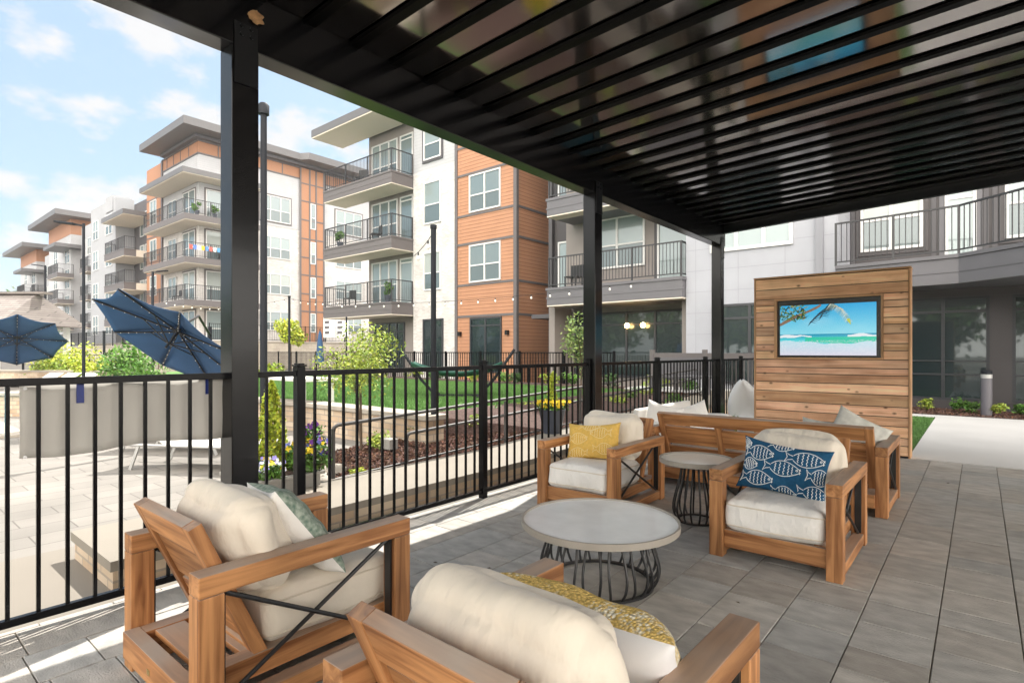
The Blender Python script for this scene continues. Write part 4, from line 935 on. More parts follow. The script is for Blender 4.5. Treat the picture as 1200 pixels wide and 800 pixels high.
# ================================================================== ARMCHAIRS AND SOFA
ARM = .573
def seat_frame(t, W, D):
    """teak frame with mitred arm loops, X rods, slatted deck and reclined panel back; front is +y"""
    lw = .088
    for sx in (-1, 1):
        xo = sx*(W/2-lw/2)
        for sy in (-1, 1): 
            yo = sy*(D/2-lw/2); lg = MB().box(xo-lw/2, xo+lw/2, yo-lw/2, yo+lw/2, 0, ARM-.0765).build('leg', WZ, t, bevel=.004)
            MB().box(xo-.02, xo+.02, yo-sy*(lw/2+.001), yo-sy*(lw/2+.012), .09, ARM-.08).build('metal_strap', M_ROD, lg)
        MB().box(xo-lw/2, xo+lw/2, -D/2, D/2, ARM-.075, ARM).build('armrest', WY, t, bevel=.004)
        MB().box(xo-.035, xo+.035, -D/2+lw+.001, D/2-lw-.001, .012, .082).build('side_rail', WY, t, bevel=.003)
        y0, y1, z0, z1 = -D/2+lw+.012, D/2-lw-.012, .09, ARM-.085
        MB().tube([(xo, y0, z0), (xo, y1, z1)], .009, 8).build('cross_rod', M_ROD, t, smooth=True)
        MB().tube([(xo+.018, y1, z0), (xo+.018, y0, z1)], .009, 8).build('cross_rod', M_ROD, t, smooth=True)
    xi = W/2-lw-.001
    MB().box(-xi, xi, D/2-.065, D/2-.03, .062, .178).build('front_rail', WX, t, bevel=.003)
    bk = MB().box(-xi, xi, -D/2-.03, -D/2+.03, .075, .185).build('back_rail', WX, t, bevel=.003)
    MB().box(-.014, .014, -D/2-.032, -D/2-.0305, .115, .135).build('maker_plate', mat('brass_plate', (0.55, 0.42, 0.18), metal=.8, rough=.4), bk)
    for sx in (-1, 1): MB().box(sx*xi, sx*(xi-.075), -D/2+.031, D/2-.067, .10, .183).build('deck_rail', WY, t, bevel=.003)
    y = -D/2+.065
    while y < D/2-.16: MB().box(-xi+.077, xi-.077, y, y+.115, .155, .180).build('deck_slat', WX, t, bevel=.003); y += .15
    # reclined back
    wi = W/2-lw-.012; Rm = Matrix.Rotation(R(24), 4, 'X'); org = Vector((0, -D/2+.29, .13)); Hh = .65
    def panel(nm, m, x0, x1, y0, y1, z0, z1):
        o = MB().box(x0, x1, y0, y1, z0, z1).build(nm, m, t, bevel=.003); o.location = org; o.rotation_euler = (R(24), 0, 0); return o
    for sx in (-1, 1): panel('back_stile', WZ, sx*wi, sx*(wi-.062), -.025, .025, 0, Hh-.001)
    panel('top_rail', WX, -wi+.063, wi-.063, -.024, .024, Hh-.12, Hh)
    if W > 1.2:
        for x_ in (-wi*.36, wi*.36): panel('back_stile', WZ, x_-.03, x_+.03, -.023, .023, .09, Hh-.121)
    panel('back_slat', WX, -wi+.063, wi-.063, -.012, .012, .30, Hh-.15); panel('back_slat', WX, -wi+.063, wi-.063, -.012, .012, .10, .27); panel('bottom_rail', WX, -wi+.063, wi-.063, -.022, .022, 0, .085)
def armchair(loc, rz, label, seed):
    t = thing('armchair', label, 'armchair', loc, rz, 'teak armchairs around the low table'); W, D = .78, .93
    seat_frame(t, W, D)
    rbox('seat_cushion', M_CANVAS2 if seed in (3, 4) else M_CANVAS, .292, .315, .10, .045, .018, t, (0, .14, .285), seed=seed)
    rbox('back_cushion', M_CANVAS, .285, .20, .092, .088, .05, t, (0, -.17, .575), rot=(R(90+19), 0, 0), seed=seed+10, wob=.010, pipe=False)
    return t
chA = armchair((-2.445, 1.255, 0), 0, 'teak armchair nearest the fence post, seen from behind with a green and white pillow', 1)
chB = armchair((-.885, 1.245, 0), R(-1), 'teak armchair cut off by the bottom of the photo, holding a yellow knit pillow', 2)
chC = armchair((-2.62, 4.42, 0), R(181), 'teak armchair by the fence facing the camera with a yellow pillow', 3)
chD = armchair((-1.00, 4.19, 0), R(180), 'teak armchair facing the camera with a navy fish pillow', 4)
sofa = thing('sofa', 'long teak sofa facing the television, seen from behind', 'sofa', (-1.62, 5.88, 0)); seat_frame(sofa, 2.10, .92)
for s in (-1, 0, 1): rbox('seat_cushion', M_CANVAS, .31, .31, .10, .045, .018, sofa, (s*.625, .14, .285), seed=30+s)

pA = pillow('throw_pillow', 'white throw pillow with sage green leafy trim in the armchair nearest the fence post', .46, .46, .15, M_SAGE, M_CANVAS2, (-2.38, 1.32, .565), (R(-36), R(6), R(168)), 1)
pB = pillow('throw_pillow', 'lumpy yellow knit pillow with a smooth white back in the nearest armchair', .60, .38, .20, M_KNIT, mat('smooth_white_cloth', (.80, .79, .80), rough=.6, bump=.3, bscale=9, bdist=.02), (-.855, 1.37, .52), (R(-40), R(-2), R(182)), 2)
def rnd_bobbles(o, W, H, T, ph, n, m, r, seed):
    rg = random.Random(seed); mb = MB()
    for k in range(n):
        u = rg.uniform(-.97, .97); v = rg.uniform(-.97, .97); p = Vector(pillow_pt(u, v, -1, W, H, T, ph)); mb.ct = random.choice([(1, .95, .8), (.8, .75, .6), (1.2, 1.1, .8), (1.3, 1.4, 1.9)])
        a = rg.uniform(.7, 1.2)*r
        mb.add([p+Vector(d)*a for d in ((1, 0, 0), (0, 0, 1), (-1, 0, 0), (0, 0, -1), (0, -1.1, 0))], [(0, 1, 4), (1, 2, 4), (2, 3, 4), (3, 0, 4)])
    return mb.build('bobble_texture', m, o, smooth=True, tint=True)
0 and rnd_bobbles(pB, .60, .38, .20, 3.4, 11000, mat('yellow_yarn', (.62, .43, .10), rough=.95, tint=True), .006, 4)
pC = pillow('throw_pillow', 'yellow pillow with pale fish outlines in the armchair by the fence', .52, .32, .13, M_YELLOW, M_YELLOW, (-2.66, 4.33, .545), (R(-17), R(-5), R(6)), 3)
W_, H_ = .52, .32; pl = []
for cx, cz, f in ((-.13, .02, 1), (.10, .07, -1), (.13, -.07, 1), (-.12, -.11, -1), (-.02, .14, 1)): pl += fish(cx, cz, .21, .085, W_, H_, f)
stitch(pC, W_, H_, .13, 5.1, pl, M_YLINE, r=.0022)
pD = pillow('throw_pillow', 'navy pillow with white fish outlines in the right hand armchair', .56, .34, .13, M_NAVY, M_NAVY, (-1.02, 4.09, .555), (R(-17), R(6), R(2)), 4)
W_, H_ = .56, .34; pl = []
for cx, cz, L_, f in ((-.16, .075, .20, 1), (.13, .085, .25, 1), (-.22, -.01, .13, 1), (.0, .0, .235, 1), (.235, -.01, .17, 1), (-.15, -.095, .22, 1), (.215, -.12, .22, 1), (-.27, .12, .10, 1), (.03, -.165, .16, 1), (-.03, .165, .16, 1)): pl += fish(cx, cz, L_, .088 if L_ > .15 else .065, W_, H_, f)
stitch(pD, W_, H_, .13, 6.8, pl, M_WHITELINE, r=.0024)
pillow('throw_pillow', 'pale grey pillow with a yellow corner resting on the right arm end of the sofa', .46, .46, .13, M_GREYFAB, M_GREYFAB, (-.86, 5.86, .575), (R(-35), R(28), R(10)), 5)
o = pillow('throw_pillow', 'flat striped grey pillow behind the sofa back, left of the yellow cornered pillow', .44, .40, .12, M_GREYFAB, M_GREYFAB, (-1.10, 5.84, .53), (R(-28), R(3), R(0)), 6)

# ================================================================== ROUND TABLES
def round_table(name, label, cx, cy, rt, ht, rods, nrod, topm):
    rb = rods[0][1]
    """tray top on a cage of bent rods with a base ring; cage widest at zw"""
    t = thing(name, label, 'table', (cx, cy, 0))
    th = .028
    top = MB().lathe([(.01, ht-th), (rt-.008, ht-th), (rt, ht-th+.004), (rt, ht+.012), (rt-.012, ht+.012), (rt-.0125, ht-.002), (.01, ht-.002)], 72).build('tabletop', M_RIM, t, smooth=True)
    MB().lathe([(.001, ht-.0015), (rt-.013, ht-.0015), (rt-.013, ht+.0015), (.001, ht+.0015)], 72).build('tray_surface', topm, top)
    for nm, r_, z in (('base_ring', rb, .008), ('upper_ring', rods[-1][1], ht-th-.008)):
        MB().lathe([(r_-.016, z-.006), (r_+.010, z-.006), (r_+.010, z+.006), (r_-.016, z+.006), (r_-.016, z-.006)], 64, caps=False).build(nm, M_ROD, t)
    for k in range(nrod):
        a0 = 2*math.pi*k/nrod; pts = []
        for i in range(13):
            s = i/12; z = .012+(ht-th-.024)*s
            r_ = float(np.interp(s, [q[0] for q in rods], [q[1] for q in rods]))
            a = a0 + (.10*math.sin(s*math.pi)*(1 if k % 2 else -1))*0.4
            pts.append((r_*math.cos(a), r_*math.sin(a), z))
        MB().tube(pts, .0075, 7).build('rod', M_ROD, t, smooth=True)
    return t
round_table('coffee_table', 'low round table with pale grey tray top on a black wire cage base', -1.722, 2.872, .46, .36, [(0, .305), (.06, .322), (.16, .338), (.3, .345), (.45, .338), (.7, .312), (1, .285)], 30, M_TOP)
round_table('side_table', 'small round table with cream tray top on a narrow black wire base', -1.746, 4.40, .285, .49, [(0, .150), (.06, .168), (.16, .178), (.28, .178), (.5, .155), (.75, .125), (1, .108)], 18, M_TOP2)
# small leaf litter on the pavers
rg = random.Random(8)
for k, (x_, y_) in enumerate([(-2.55, 2.25), (-2.30, 2.0), (-2.68, 2.45), (-1.0, 3.1), (-.25, 7.3), (-2.95, 1.0), (-3.0, 1.35), (-2.35, 2.6)]):
    mb = MB(); a = rg.uniform(0, 6); l = rg.uniform(.012, .03); dx, dy = math.cos(a)*l, math.sin(a)*l
    mb.add([(x_-dx, y_-dy, .002), (x_+dy*.3, y_-dx*.3, .007), (x_+dx, y_+dy, .003), (x_-dy*.3, y_+dx*.3, .006), (x_, y_, .0008)], [(0, 1, 4), (1, 2, 4), (2, 3, 4), (3, 0, 4)])
    o = mb.build('fallen_leaf', M_BARK); tag(o, 'tiny dry brown leaf lying on the patio pavers', 'leaf', 'dry leaves on the patio pavers')
# ================================================================== OUTSIDE THE FENCE
def at(px, Y, z=0.0):
    X = (px-600)/658*Y; return (.7683*X-.6401*Y, .6401*X+.7683*Y, z)
def zof(py, Y): return CAM_H+(412-py)*Y/658
G0 = -.06
# ---- umbrellas
def umbrella(label, apex, nrm, e1, Rr, drop, mast_base, arm, seed, handle=True):
    t = thing('cantilever_umbrella', label, 'umbrella', (mast_base[0], mast_base[1], G0), group='navy cantilever umbrellas by the pool')
    o0 = Vector(t.location); A = Vector(apex)-o0; n = Vector(nrm).normalized(); e1 = Vector(e1); e1 = (e1-n*e1.dot(n)).normalized(); e2 = n.cross(e1)
    rim = [A-n*drop+(e1*math.cos(k*math.pi/4)+e2*math.sin(k*math.pi/4))*Rr for k in range(8)]
    # cloth: eight gores sagging between the ribs
    vs = [tuple(A)]; fs = []; K = 8; M = 6
    def gp(k, i, j):
        p = rim[k]; q = rim[(k+1) % 8]; s = i/K; f = j/M
        a = A.lerp(p, s); b = A.lerp(q, s); c = a.lerp(b, f); return c - n*(.10*s*math.sin(math.pi*f)*.55) - (c-A).normalized()*(.09*s*math.sin(math.pi*f) if s > .9 else 0)
    for k in range(8):
        base = len(vs)
        for i in range(1, K+1):
            for j in range(M+1): vs.append(tuple(gp(k, i, j)))
        for j in range(M): fs.append((0, base+j, base+j+1))
        for i in range(K-1):
            for j in range(M): a = base+i*(M+1)+j; fs.append((a, a+M+1, a+M+2, a+1))
    c = MB().add(vs, fs).build('canopy', M_UMB, t, smooth=True); s_ = c.modifiers.new('th', 'SOLIDIFY'); s_.thickness = .006
    MB().lathe([(.05, .0), (.22, -.05), (.23, -.045), (.06, .03), (.02, .05)], 20).build('vent_cap', M_UMB, c, smooth=True).location = A+n*.03
    hub = A-n*.10; run = A-n*.42
    MB().tube([A+n*.05, run-n*.10], .022, 8).build('hub', M_ROD, t)
    for k in range(8):
        p = rim[k]; q = A.lerp(p, .45)
        rb = MB().bar(hub+(p-hub).normalized()*.03-n*.01, p-n*.02, .02, .028, up=n).build('rib', M_ROD, t)
        MB().bar(run, q-n*.05, .016, .018, up=n).build('strut', M_ROD, rb)
        bl = MB()
        for i in range(1, 8):
            w = hub.lerp(p, i/8)-n*.035; bl.add([w+Vector(d)*.012 for d in ((1,0,0),(0,1,0),(-1,0,0),(0,-1,0),(0,0,1),(0,0,-1))], [(0,1,4),(1,2,4),(2,3,4),(3,0,4),(1,0,5),(2,1,5),(3,2,5),(0,3,5)])
        bl.build('string_lights', M_BULB, rb)
    mb = MB(); H = arm; mb.bar((0, 0, .08), (0, 0, H), .07, .07, up=(1, 0, 0)); mb.build('mast', M_POLE, t)
    mb = MB(); top = A+n*.12; mid = Vector((0, 0, H*.98)).lerp(top, .5)+Vector((0, 0, .22)); mb.tube([(0, 0, H*.9), tuple(mid), tuple(top)], .028, 8); mb.build('arm', M_ROD, t, smooth=True)
    mb = MB(); mb.box(-.45, .45, -.45, .45, 0, .08); mb.build('base', M_ROD, t, bevel=.01)
    return t
def wv(x_, d_, z_): # camera-style axes (right, away, up) -> world
    return (.7683*x_-.6401*d_, .6401*x_+.7683*d_, z_)
Yu = 11.3
umbrella('tilted navy umbrella nearest the pergola post, its underside showing ribs and struts', at(213, Yu, zof(384, Yu)), wv(.284, .562, .777), wv(-66.4, -30, 46), 1.50, .36, at(246, Yu+1.9), 2.0, 1)
Yu = 21.5
umbrella('navy umbrella at the left edge of the photo, open toward the camera', at(20, Yu, zof(396, Yu)+.1), wv(-.40, .46, .79), wv(33.6, 30, 0), 1.55, .25, at(27, Yu+1.2), 2.3, 2)
# ---- loungers on the deck
def lounger():
    t = thing('sun_lounger', '', 'sun lounger', (0, 0, G0)); L_ = 1.9; W = .62
    for s in (-1, 1): MB().tube([(s*W/2, -L_/2, .30), (s*W/2, L_/2, .30)], .018, 6).build('side_tube', M_ALU, t)
    MB().box(-W/2+.02, W/2-.02, -L_/2, .25, .292, .305).build('sling', M_LOUNGE, t)
    b = MB(); b.add([(-W/2+.02, .25, .29), (W/2-.02, .25, .29), (W/2-.02, .85, .62), (-W/2+.02, .85, .62), (-W/2+.02, .25, .305), (W/2-.02, .25, .305), (W/2-.02, .84, .635), (-W/2+.02, .84, .635)], [(0,1,2,3),(7,6,5,4),(0,4,5,1),(1,5,6,2),(2,6,7,3),(3,7,4,0)]); b.build('backrest', M_LOUNGE, t)
    for sy in (-.65, .6):
        for s in (-1, 1): MB().bar((s*W/2, sy, .30), (s*W/2, sy+(.12 if sy > 0 else -.12), 0), .035, .02, up=(1, 0, 0)).build('leg', M_ALU, t)
    return t
lg = lounger(); lbl = ['pale sun lounger under the tilted umbrella, nearest the pergola post', 'pale sun lounger second from the pergola post, just behind the nearest one', 'pale sun lounger behind the middle of the grey banner', 'pale sun lounger by the stone wall far behind the left umbrella', 'pale sun lounger beside the lamp post behind the deck', 'pale sun lounger farthest from the camera between bushes and umbrella']
for i, (px, Y, rz) in enumerate(((237, 6.9, 120), (215, 8.1, 120), (165, 9.2, 118), (40, 20, 30), (62, 20, 30), (84, 20, 30))):
    o = lg if i == 0 else copy_tree(lg); o.location = at(px, Y, G0); o.rotation_euler = (0, 0, R(rz)); tag(o, lbl[i], None, 'sun loungers on the pool deck')
# a rolled blue towel on a lounger
o = box('towel', mat('blue_towel', (.03, .10, .35), rough=.95), -.16, .16, -.16, .16, .255, .31, None, bevel=.02); o.location = at(196, 8.0, .04); o.rotation_euler = (0, 0, R(30)); tag(o, 'folded blue towel on a pale lounger behind the banner', 'towel')
# ---- lamp posts
def lamp(label, px, Y, h, r, head='side', d=-1, z0=G0):
    t = thing('lamp_post', label, 'lamp post', at(px, Y, z0)); MB().tube([(0, 0, 0), (0, 0, h)], [r, r*.82], 12).build('pole', M_POLE, t, smooth=True)
    MB().lathe([(r*1.9, 0), (r*1.9, .04), (r*1.2, .07), (r*1.15, .12)], 20).build('base_plate', M_POLE, t)
    if head == 'side':
        e = Vector(wv(d, 0, 0)); mb = MB(); mb.bar(Vector((0, 0, h-.08)), e*.35+Vector((0, 0, h-.02)), .06, .06); mb.build('arm', M_POLE, t)
        mb = MB(); mb.bar(e*.3+Vector((0, 0, h-.02)), e*.95+Vector((0, 0, h+.06)), .26, .07); mb.build('lamp_head', M_POLE, t, bevel=.015)
    else:
        mb = MB(); mb.lathe([(r*1.45, h-.02), (r*1.5, h+.13), (r*1.0, h+.17)], 14); mb.build('lamp_head', M_POLE, t, smooth=True)
    return t
lamp('thick dark lamp post rising just right of the nearest pergola post', 309, 9.6, zof(133, 9.6)-G0, .062, 'top')
lamp('tall lamp post with a flat head pointing left above the umbrellas', 98, 19.5, zof(262, 19.5)-G0, .055, 'side', -1)
lamp('distant lamp post with flat head left of the tall lamp post', 53, 42, zof(311, 42)-G0, .09, 'side', -1)
lamp('distant lamp post in front of the orange panel, right of the umbrella tip', 179, 37, zof(318, 37)-G0, .09, 'side', 1)
# ---- string light poles and strings
def spole(label, px, Y, pt, z0=.0, r=.03):
    t = thing('string_light_pole', label, 'light pole', at(px, Y, z0), group='poles carrying the string lights'); h = zof(pt, Y)-z0
    MB().tube([(0, 0, -.3), (0, 0, h)], r, 10).build('pole', M_POLE, t, smooth=True); MB().lathe([(r*1.25, h), (r*1.25, h+.05), (r*.6, h+.06)], 12).build('cap', M_POLE, t)
    return Vector(at(px, Y, z0+h-.05))
p1 = spole('grey string light pole in front of the brick strip of the near block', 508, 8.0, 268, .3, .038)
p2 = spole('thin string light pole beside the far yellow green tree', 339, 24, 348, .35, .05)
p3 = spole('thin string light pole under the balcony of the near block', 406, 22, 373, .35, .03)
p4 = spole('thin pole with string lights between the two umbrellas', 122, 24, 389, 0, .05)
def string(label, a, b, sag, nb):
    t = thing('string_lights', label, 'string lights', tuple(a), group='strings of bulbs over the courtyard'); b = Vector(b)-Vector(a)
    P_ = lambda s: b*s - Vector((0, 0, 4*sag*s*(1-s))); MB().tube([tuple(P_(i/24)) for i in range(25)], .006, 5).build('cable', M_ROD, t)
    for i in range(nb):
        p = P_((i+.5)/nb); mb = MB(); q = [(.012, -.0), (.014, -.05)]; mb.lathe([(.013, 0), (.014, -.055)], 7); o = mb.build('socket', M_ROD, t); o.location = p
        mb = MB(); mb.lathe([(.014, -.056), (.030, -.085), (.032, -.105), (.018, -.13), (.002, -.136)], 8); k = mb.build('bulb', M_BULB, o, smooth=True)
string('string of bulbs sagging across the orange corner of the near block', Vector(at(393, 20, zof(356, 20))), Vector(at(752, 15.6, zof(330, 15.6))), .18, 18)
string('short string of bulbs sloping down from the pole top', p1, Vector(at(485, 9.5, zof(300, 9.5))), .03, 2)
string('string of bulbs crossing in front of the balconies of the tall corner block', Vector(at(190, 26, zof(352, 26))), p2, .35, 14)
string('string of bulbs between the thin pole and the near block balcony', p2, Vector(at(400, 24, zof(352, 24))), .12, 7)
# ---- planter with arborvitae and pansies beside the post
def cone_pts(rg, n, h, r, z0=0): 
    z = rg.uniform(0, 1, n)**1.25; a = rg.uniform(0, 6.28, n); rr = r*(1-z)**.62*(.75+.25*np.sin(a*5+z*14))*rg.uniform(.45, 1, n)**.4; return np.stack([rr*np.cos(a), rr*np.sin(a), z0+z*h], 1)
def arborvitae(label, loc, h, r, n, leaf, m=M_LEAFL, group=None):
    t = thing('arborvitae', label, 'conical shrub', loc, group=group); rg = np.random.default_rng(int(h*100)); leaf_mesh('foliage', m, cone_pts(rg, n, h, r), leaf, t, 3); MB().tube([(0, 0, -.05), (0, 0, h*.6)], [.02, .008], 6).build('trunk', M_BARK, t)
def pansies(name, label, loc, rx, ry, h, cols, n, seed, fl=.022):
    t = thing(name, label, 'flowers', loc, group='pansies in the planters'); rg = np.random.default_rng(seed)
    p = np.stack([rg.uniform(-rx, rx, n*9), rg.uniform(-ry, ry, n*9), rg.uniform(0, h, n*9)], 1); leaf_mesh('leaves', M_LEAFG, p, .028, t, seed)
    for k, (nm, c) in enumerate(cols):
        mb = MB(); m = mat('petal_'+nm, c, rough=.8)
        for i in range(n//len(cols)):
            q = Vector((rg.uniform(-rx, rx)*1.05, rg.uniform(-ry, ry)*1.05, h*rg.uniform(.55, 1.25))); nn = Vector((rg.normal()*.6+.5, rg.normal()*.6-.8, .6)).normalized(); a = nn.orthogonal().normalized(); b = nn.cross(a); f = fl*rg.uniform(.7, 1.3)
            for j in range(5):
                th = 1.256*j; d = a*math.cos(th)+b*math.sin(th); e = nn.cross(d)
                mb.add([q-nn*.002, q+d*f*.6+e*f*.5+nn*.003, q+d*f*1.15+nn*.005*j/3, q+d*f*.6-e*f*.5+nn*.003], [(0, 1, 2, 3)])
        mb.build('blossoms', m, t)
PX, PYY = -4.92, 2.52
t = thing('planter_box', 'square grey planter box beside the nearest pergola post', 'planter', (PX, PYY, G0))
MB().box(-.30, .30, -.30, .30, 0, .30).build('box', M_POTG, t, bevel=.01); MB().box(-.33, .33, -.33, .33, .301, .33).build('rim', M_POTG, t, bevel=.006); MB().box(-.27, .27, -.27, .27, .331, .34).build('soil', M_MULCH, t)
arborvitae('bright lime conical shrub growing in the grey planter by the post', (PX-.06, PYY+.02, .26), .82, .20, 5200, .022)
pansies('pansies', 'white and lilac pansies at the foot of the conical shrub', (PX+.08, PYY-.16, .27), .26, .10, .12, (('white', (.75, .75, .85)), ('lilac', (.30, .25, .62)), ('yellow', (.75, .55, .03))), 90, 1)
pansies('pansies', 'yellow and violet pansies spilling beside the fence post', (PX+.20, PYY+.22, .28), .16, .16, .22, (('yellow', (.75, .55, .03)), ('violet', (.09, .015, .16)), ('blue', (.16, .18, .55))), 90, 2)
pansies('pansies', 'dark violet pansies high beside the conical shrub', (PX+.12, PYY+.30, .50), .12, .10, .16, (('violet', (.09, .015, .16)),), 26, 3)
# ---- far planter
lx = at(647, 7.95, .20); t = thing('planter_pot', 'dark blue tapered planter pot beside the ramp', 'planter', lx)
mb = MB(); mb.lathe([(.12, 0), (.19, .33), (.20, .34), (.17, .34), (.165, .31)], 28); mb.build('pot', M_POT, t, smooth=True)
arborvitae('small lime conical shrub in the dark blue pot', (lx[0]-.02, lx[1]+.03, .52), .52, .10, 1500, .020)
pansies('pansies', 'yellow pansies spilling over the dark blue pot', (lx[0], lx[1], .53), .17, .17, .10, (('yellow', (.75, .60, .05)),), 90, 5, .026)
# ---- handrail along the ramp
HR = thing('handrail', 'grey pipe handrail with two rails along the ramp', 'handrail', (-4.78, 3.05, 0))
def hz(y, h): return h + .036*(y-3.05)
for nm, h, ya in (('top_rail', .64, 3.05), ('mid_rail', .43, 3.95), ('bottom_rail', .12, 3.05)):
    pts = [(0, ya-3.05, hz(ya, h)-.06)] if nm != 'bottom_rail' else []
    if nm != 'bottom_rail': pts += [(0, ya-3.05+.012, hz(ya, h)-.02), (0, ya-3.05+.05, hz(ya, h))]
    else: pts += [(0, 0, hz(3.05, h))]
    pts += [(0, 12.6-3.05, hz(12.6, h))]
    MB().tube(pts, .019 if nm != 'bottom_rail' else .012, 10).build(nm, M_HRAIL, HR, smooth=True)
for y in (3.05, 3.95, 5.6, 7.4, 9.2, 11.0, 12.6): 
    h = .43 if y == 3.95 else .64; MB().tube([(0, y-3.05, -.04+.03*(y-3.05)), (0, y-3.05, hz(y, h)-.03)], .019, 10).build('post', M_HRAIL, HR, smooth=True)
# floodlight box in the mulch
t = thing('flood_light', 'small grey box floodlight in the mulch in front of the stone wall', 'flood light', at(456, 7.4, .02)); MB().box(-.10, .10, -.07, .07, .05, .19).build('housing', M_POTG, t, bevel=.01); MB().box(-.02, .02, -.02, .02, -.05, .05).build('stake', M_ROD, t)
# ---- trees
tree('small_tree', 'small yellow green tree with several thin stems in the mulch before the stone wall', 'tree', at(424, 7.5, 0), 1.80, .66, M_LEAFY, leaf=.024, n=3600, clumps=34, seed=4, stems=4, trunk_h=.42, crown_h=1.15, trunk_r=.012)
tree('small_tree', 'slender pale green tree beside the middle pergola post', 'tree', at(681, 10.8, .3), 1.75, .42, mat('leaf_pale_green', (.20, .30, .10), rough=.6, tint=True), leaf=.035, n=1500, clumps=18, seed=6, stems=1, trunk_h=.30, crown_h=1.3, trunk_r=.02)
tree('small_tree', 'bright yellow green tree in front of the brick wall of the tall corner block', 'tree', at(341, 36, .0), 4.0, 1.05, M_LEAFL, leaf=.13, n=1500, clumps=16, seed=7, crown_h=2.5)
tree('small_tree', 'yellow green tree top showing above the tilted umbrella', 'tree', at(186, 30, 0), 3.5, 1.3, M_LEAFL, leaf=.12, n=1400, clumps=14, seed=8, crown_h=2.0)
def shrub(label, px, Y, w, h, m, leaf, n, seed, z0=G0, group=None):
    t = thing('shrub', label, 'shrub', at(px, Y, z0), group=group); rg = np.random.default_rng(seed); leaf_mesh('foliage', m, blob_pts(rg, (0, 0, h*.5), (w/2, w/2, h/2), n, 16, .6, .45), leaf, t, seed)
    mb = MB()
    for k in range(5): a = k*1.3; mb.tube([(0, 0, 0), (math.cos(a)*w*.2, math.sin(a)*w*.2, h*.55)], [.015, .006], 5)
    mb.build('stems', M_BARK, t)
for i, (lab, px, Y, w, h, m) in enumerate([('large bright yellow green shrub left of the tall lamp post', 85, 24, 2.6, 1.9, M_LEAFL), ('low lime shrub right of the tall lamp post', 112, 22, 1.5, 1.2, M_LEAFL), ('full green shrub under the edge of the tilted umbrella', 146, 19, 2.0, 1.8, M_LEAFG),
    ('fresh green shrub with pale blossoms below the umbrella rim', 168, 17, 1.6, 1.25, M_LEAFG), ('green young tree in front of the shingled pavilion', 57, 30, 2.0, 3.3, M_LEAFG), ('lime shrub seen through the gap beside the pergola post', 318, 20, 1.3, 1.0, M_LEAFY), ('low lime shrub by the deck wall under the left umbrella', 60, 23, 1.6, 1.1, M_LEAFY), ('green shrub behind the tilted umbrella near the post', 252, 24, 1.8, 1.5, M_LEAFG)]):
    shrub(lab, px, Y, w, h, m, .07 if Y > 18 else .055, 1900, 20+i)
# low plants in the beds
def tuft(label, loc, w, h, m, seed, leaf=.03, n=260, group='low plants in the planting beds'):
    t = thing('plant', label, 'plant', loc, group=group); rg = np.random.default_rng(seed); leaf_mesh('foliage', m, blob_pts(rg, (0, 0, h*.5), (w/2, w/2, h/2), n, 7, .6, .5), leaf, t, seed, flat=.3)
rg = random.Random(4); k = 0
for i in range(9):
    y = 4.6+i*.85; tuft('low yellow green plant in the mulch between the lawn and the ramp', (-5.9+rg.uniform(-.5, .6), y, .04+.04*i), .42, .28, [M_LEAFY, M_LEAFG][i % 2], 40+i)
for i in range(14): tuft('low plant at the far edge of the courtyard lawn', (-19+i*1.05+rg.uniform(-.3, .3), 12.9+rg.uniform(-.2, .5), .37), .7, .42, [M_LEAFY, M_LEAFG, M_LEAFD][i % 3], 60+i, .05, 240)
for i in range(12): tuft('low fern like plant in the bed under the dark clubhouse windows', (-.95+i*.42+rg.uniform(-.15, .15), 15.35+rg.uniform(-.1, .6), .03), .42, .30, [M_LEAFY, M_LEAFG, M_LEAFG][i % 3], 80+i, .035, 300)
tuft('thin upright green plant in front of the white petal chair', (-2.95, 8.9, -.01), .32, .42, M_LEAFG, 99, .03, 260)
tuft('wispy green plant at the fence behind the white cushions', (-4.2, 9.6, .15), .5, .5, M_LEAFG, 98, .03, 260)
tuft('small lime plant at the foot of the ramp by the handrail', (-4.95, 3.5, -.02), .28, .22, M_LEAFL, 97, .025, 260)
# rocks in the bed
for i, (px, Y) in enumerate(((352, 5.9), (367, 6.1), (378, 5.7), (360, 6.6), (390, 6.3))):
    rgn = np.random.default_rng(i); n1, n2 = 8, 12; vs = []
    s = rgn.uniform(.10, .17, 3); s[2] *= .6
    for a in range(n1+1):
        for b in range(n2):
            th = math.pi*a/n1; ph = 2*math.pi*b/n2; q = 1+.12*math.sin(3*ph+i)*math.sin(th)+.08*math.sin(5*th+2*ph); vs.append((s[0]*math.sin(th)*math.cos(ph)*q, s[1]*math.sin(th)*math.sin(ph)*q, s[2]*math.cos(th)*q+.03))
    o = MB().add(vs, [(a*n2+b, a*n2+(b+1) % n2, (a+1)*n2+(b+1) % n2, (a+1)*n2+b) for a in range(n1) for b in range(n2)]).build('rock', M_CAP, smooth=True); o.location = at(px, Y, -.03); tag(o, 'rounded pale boulder in the mulch between the planter and the handrail', 'rock', 'pale boulders in the mulch')
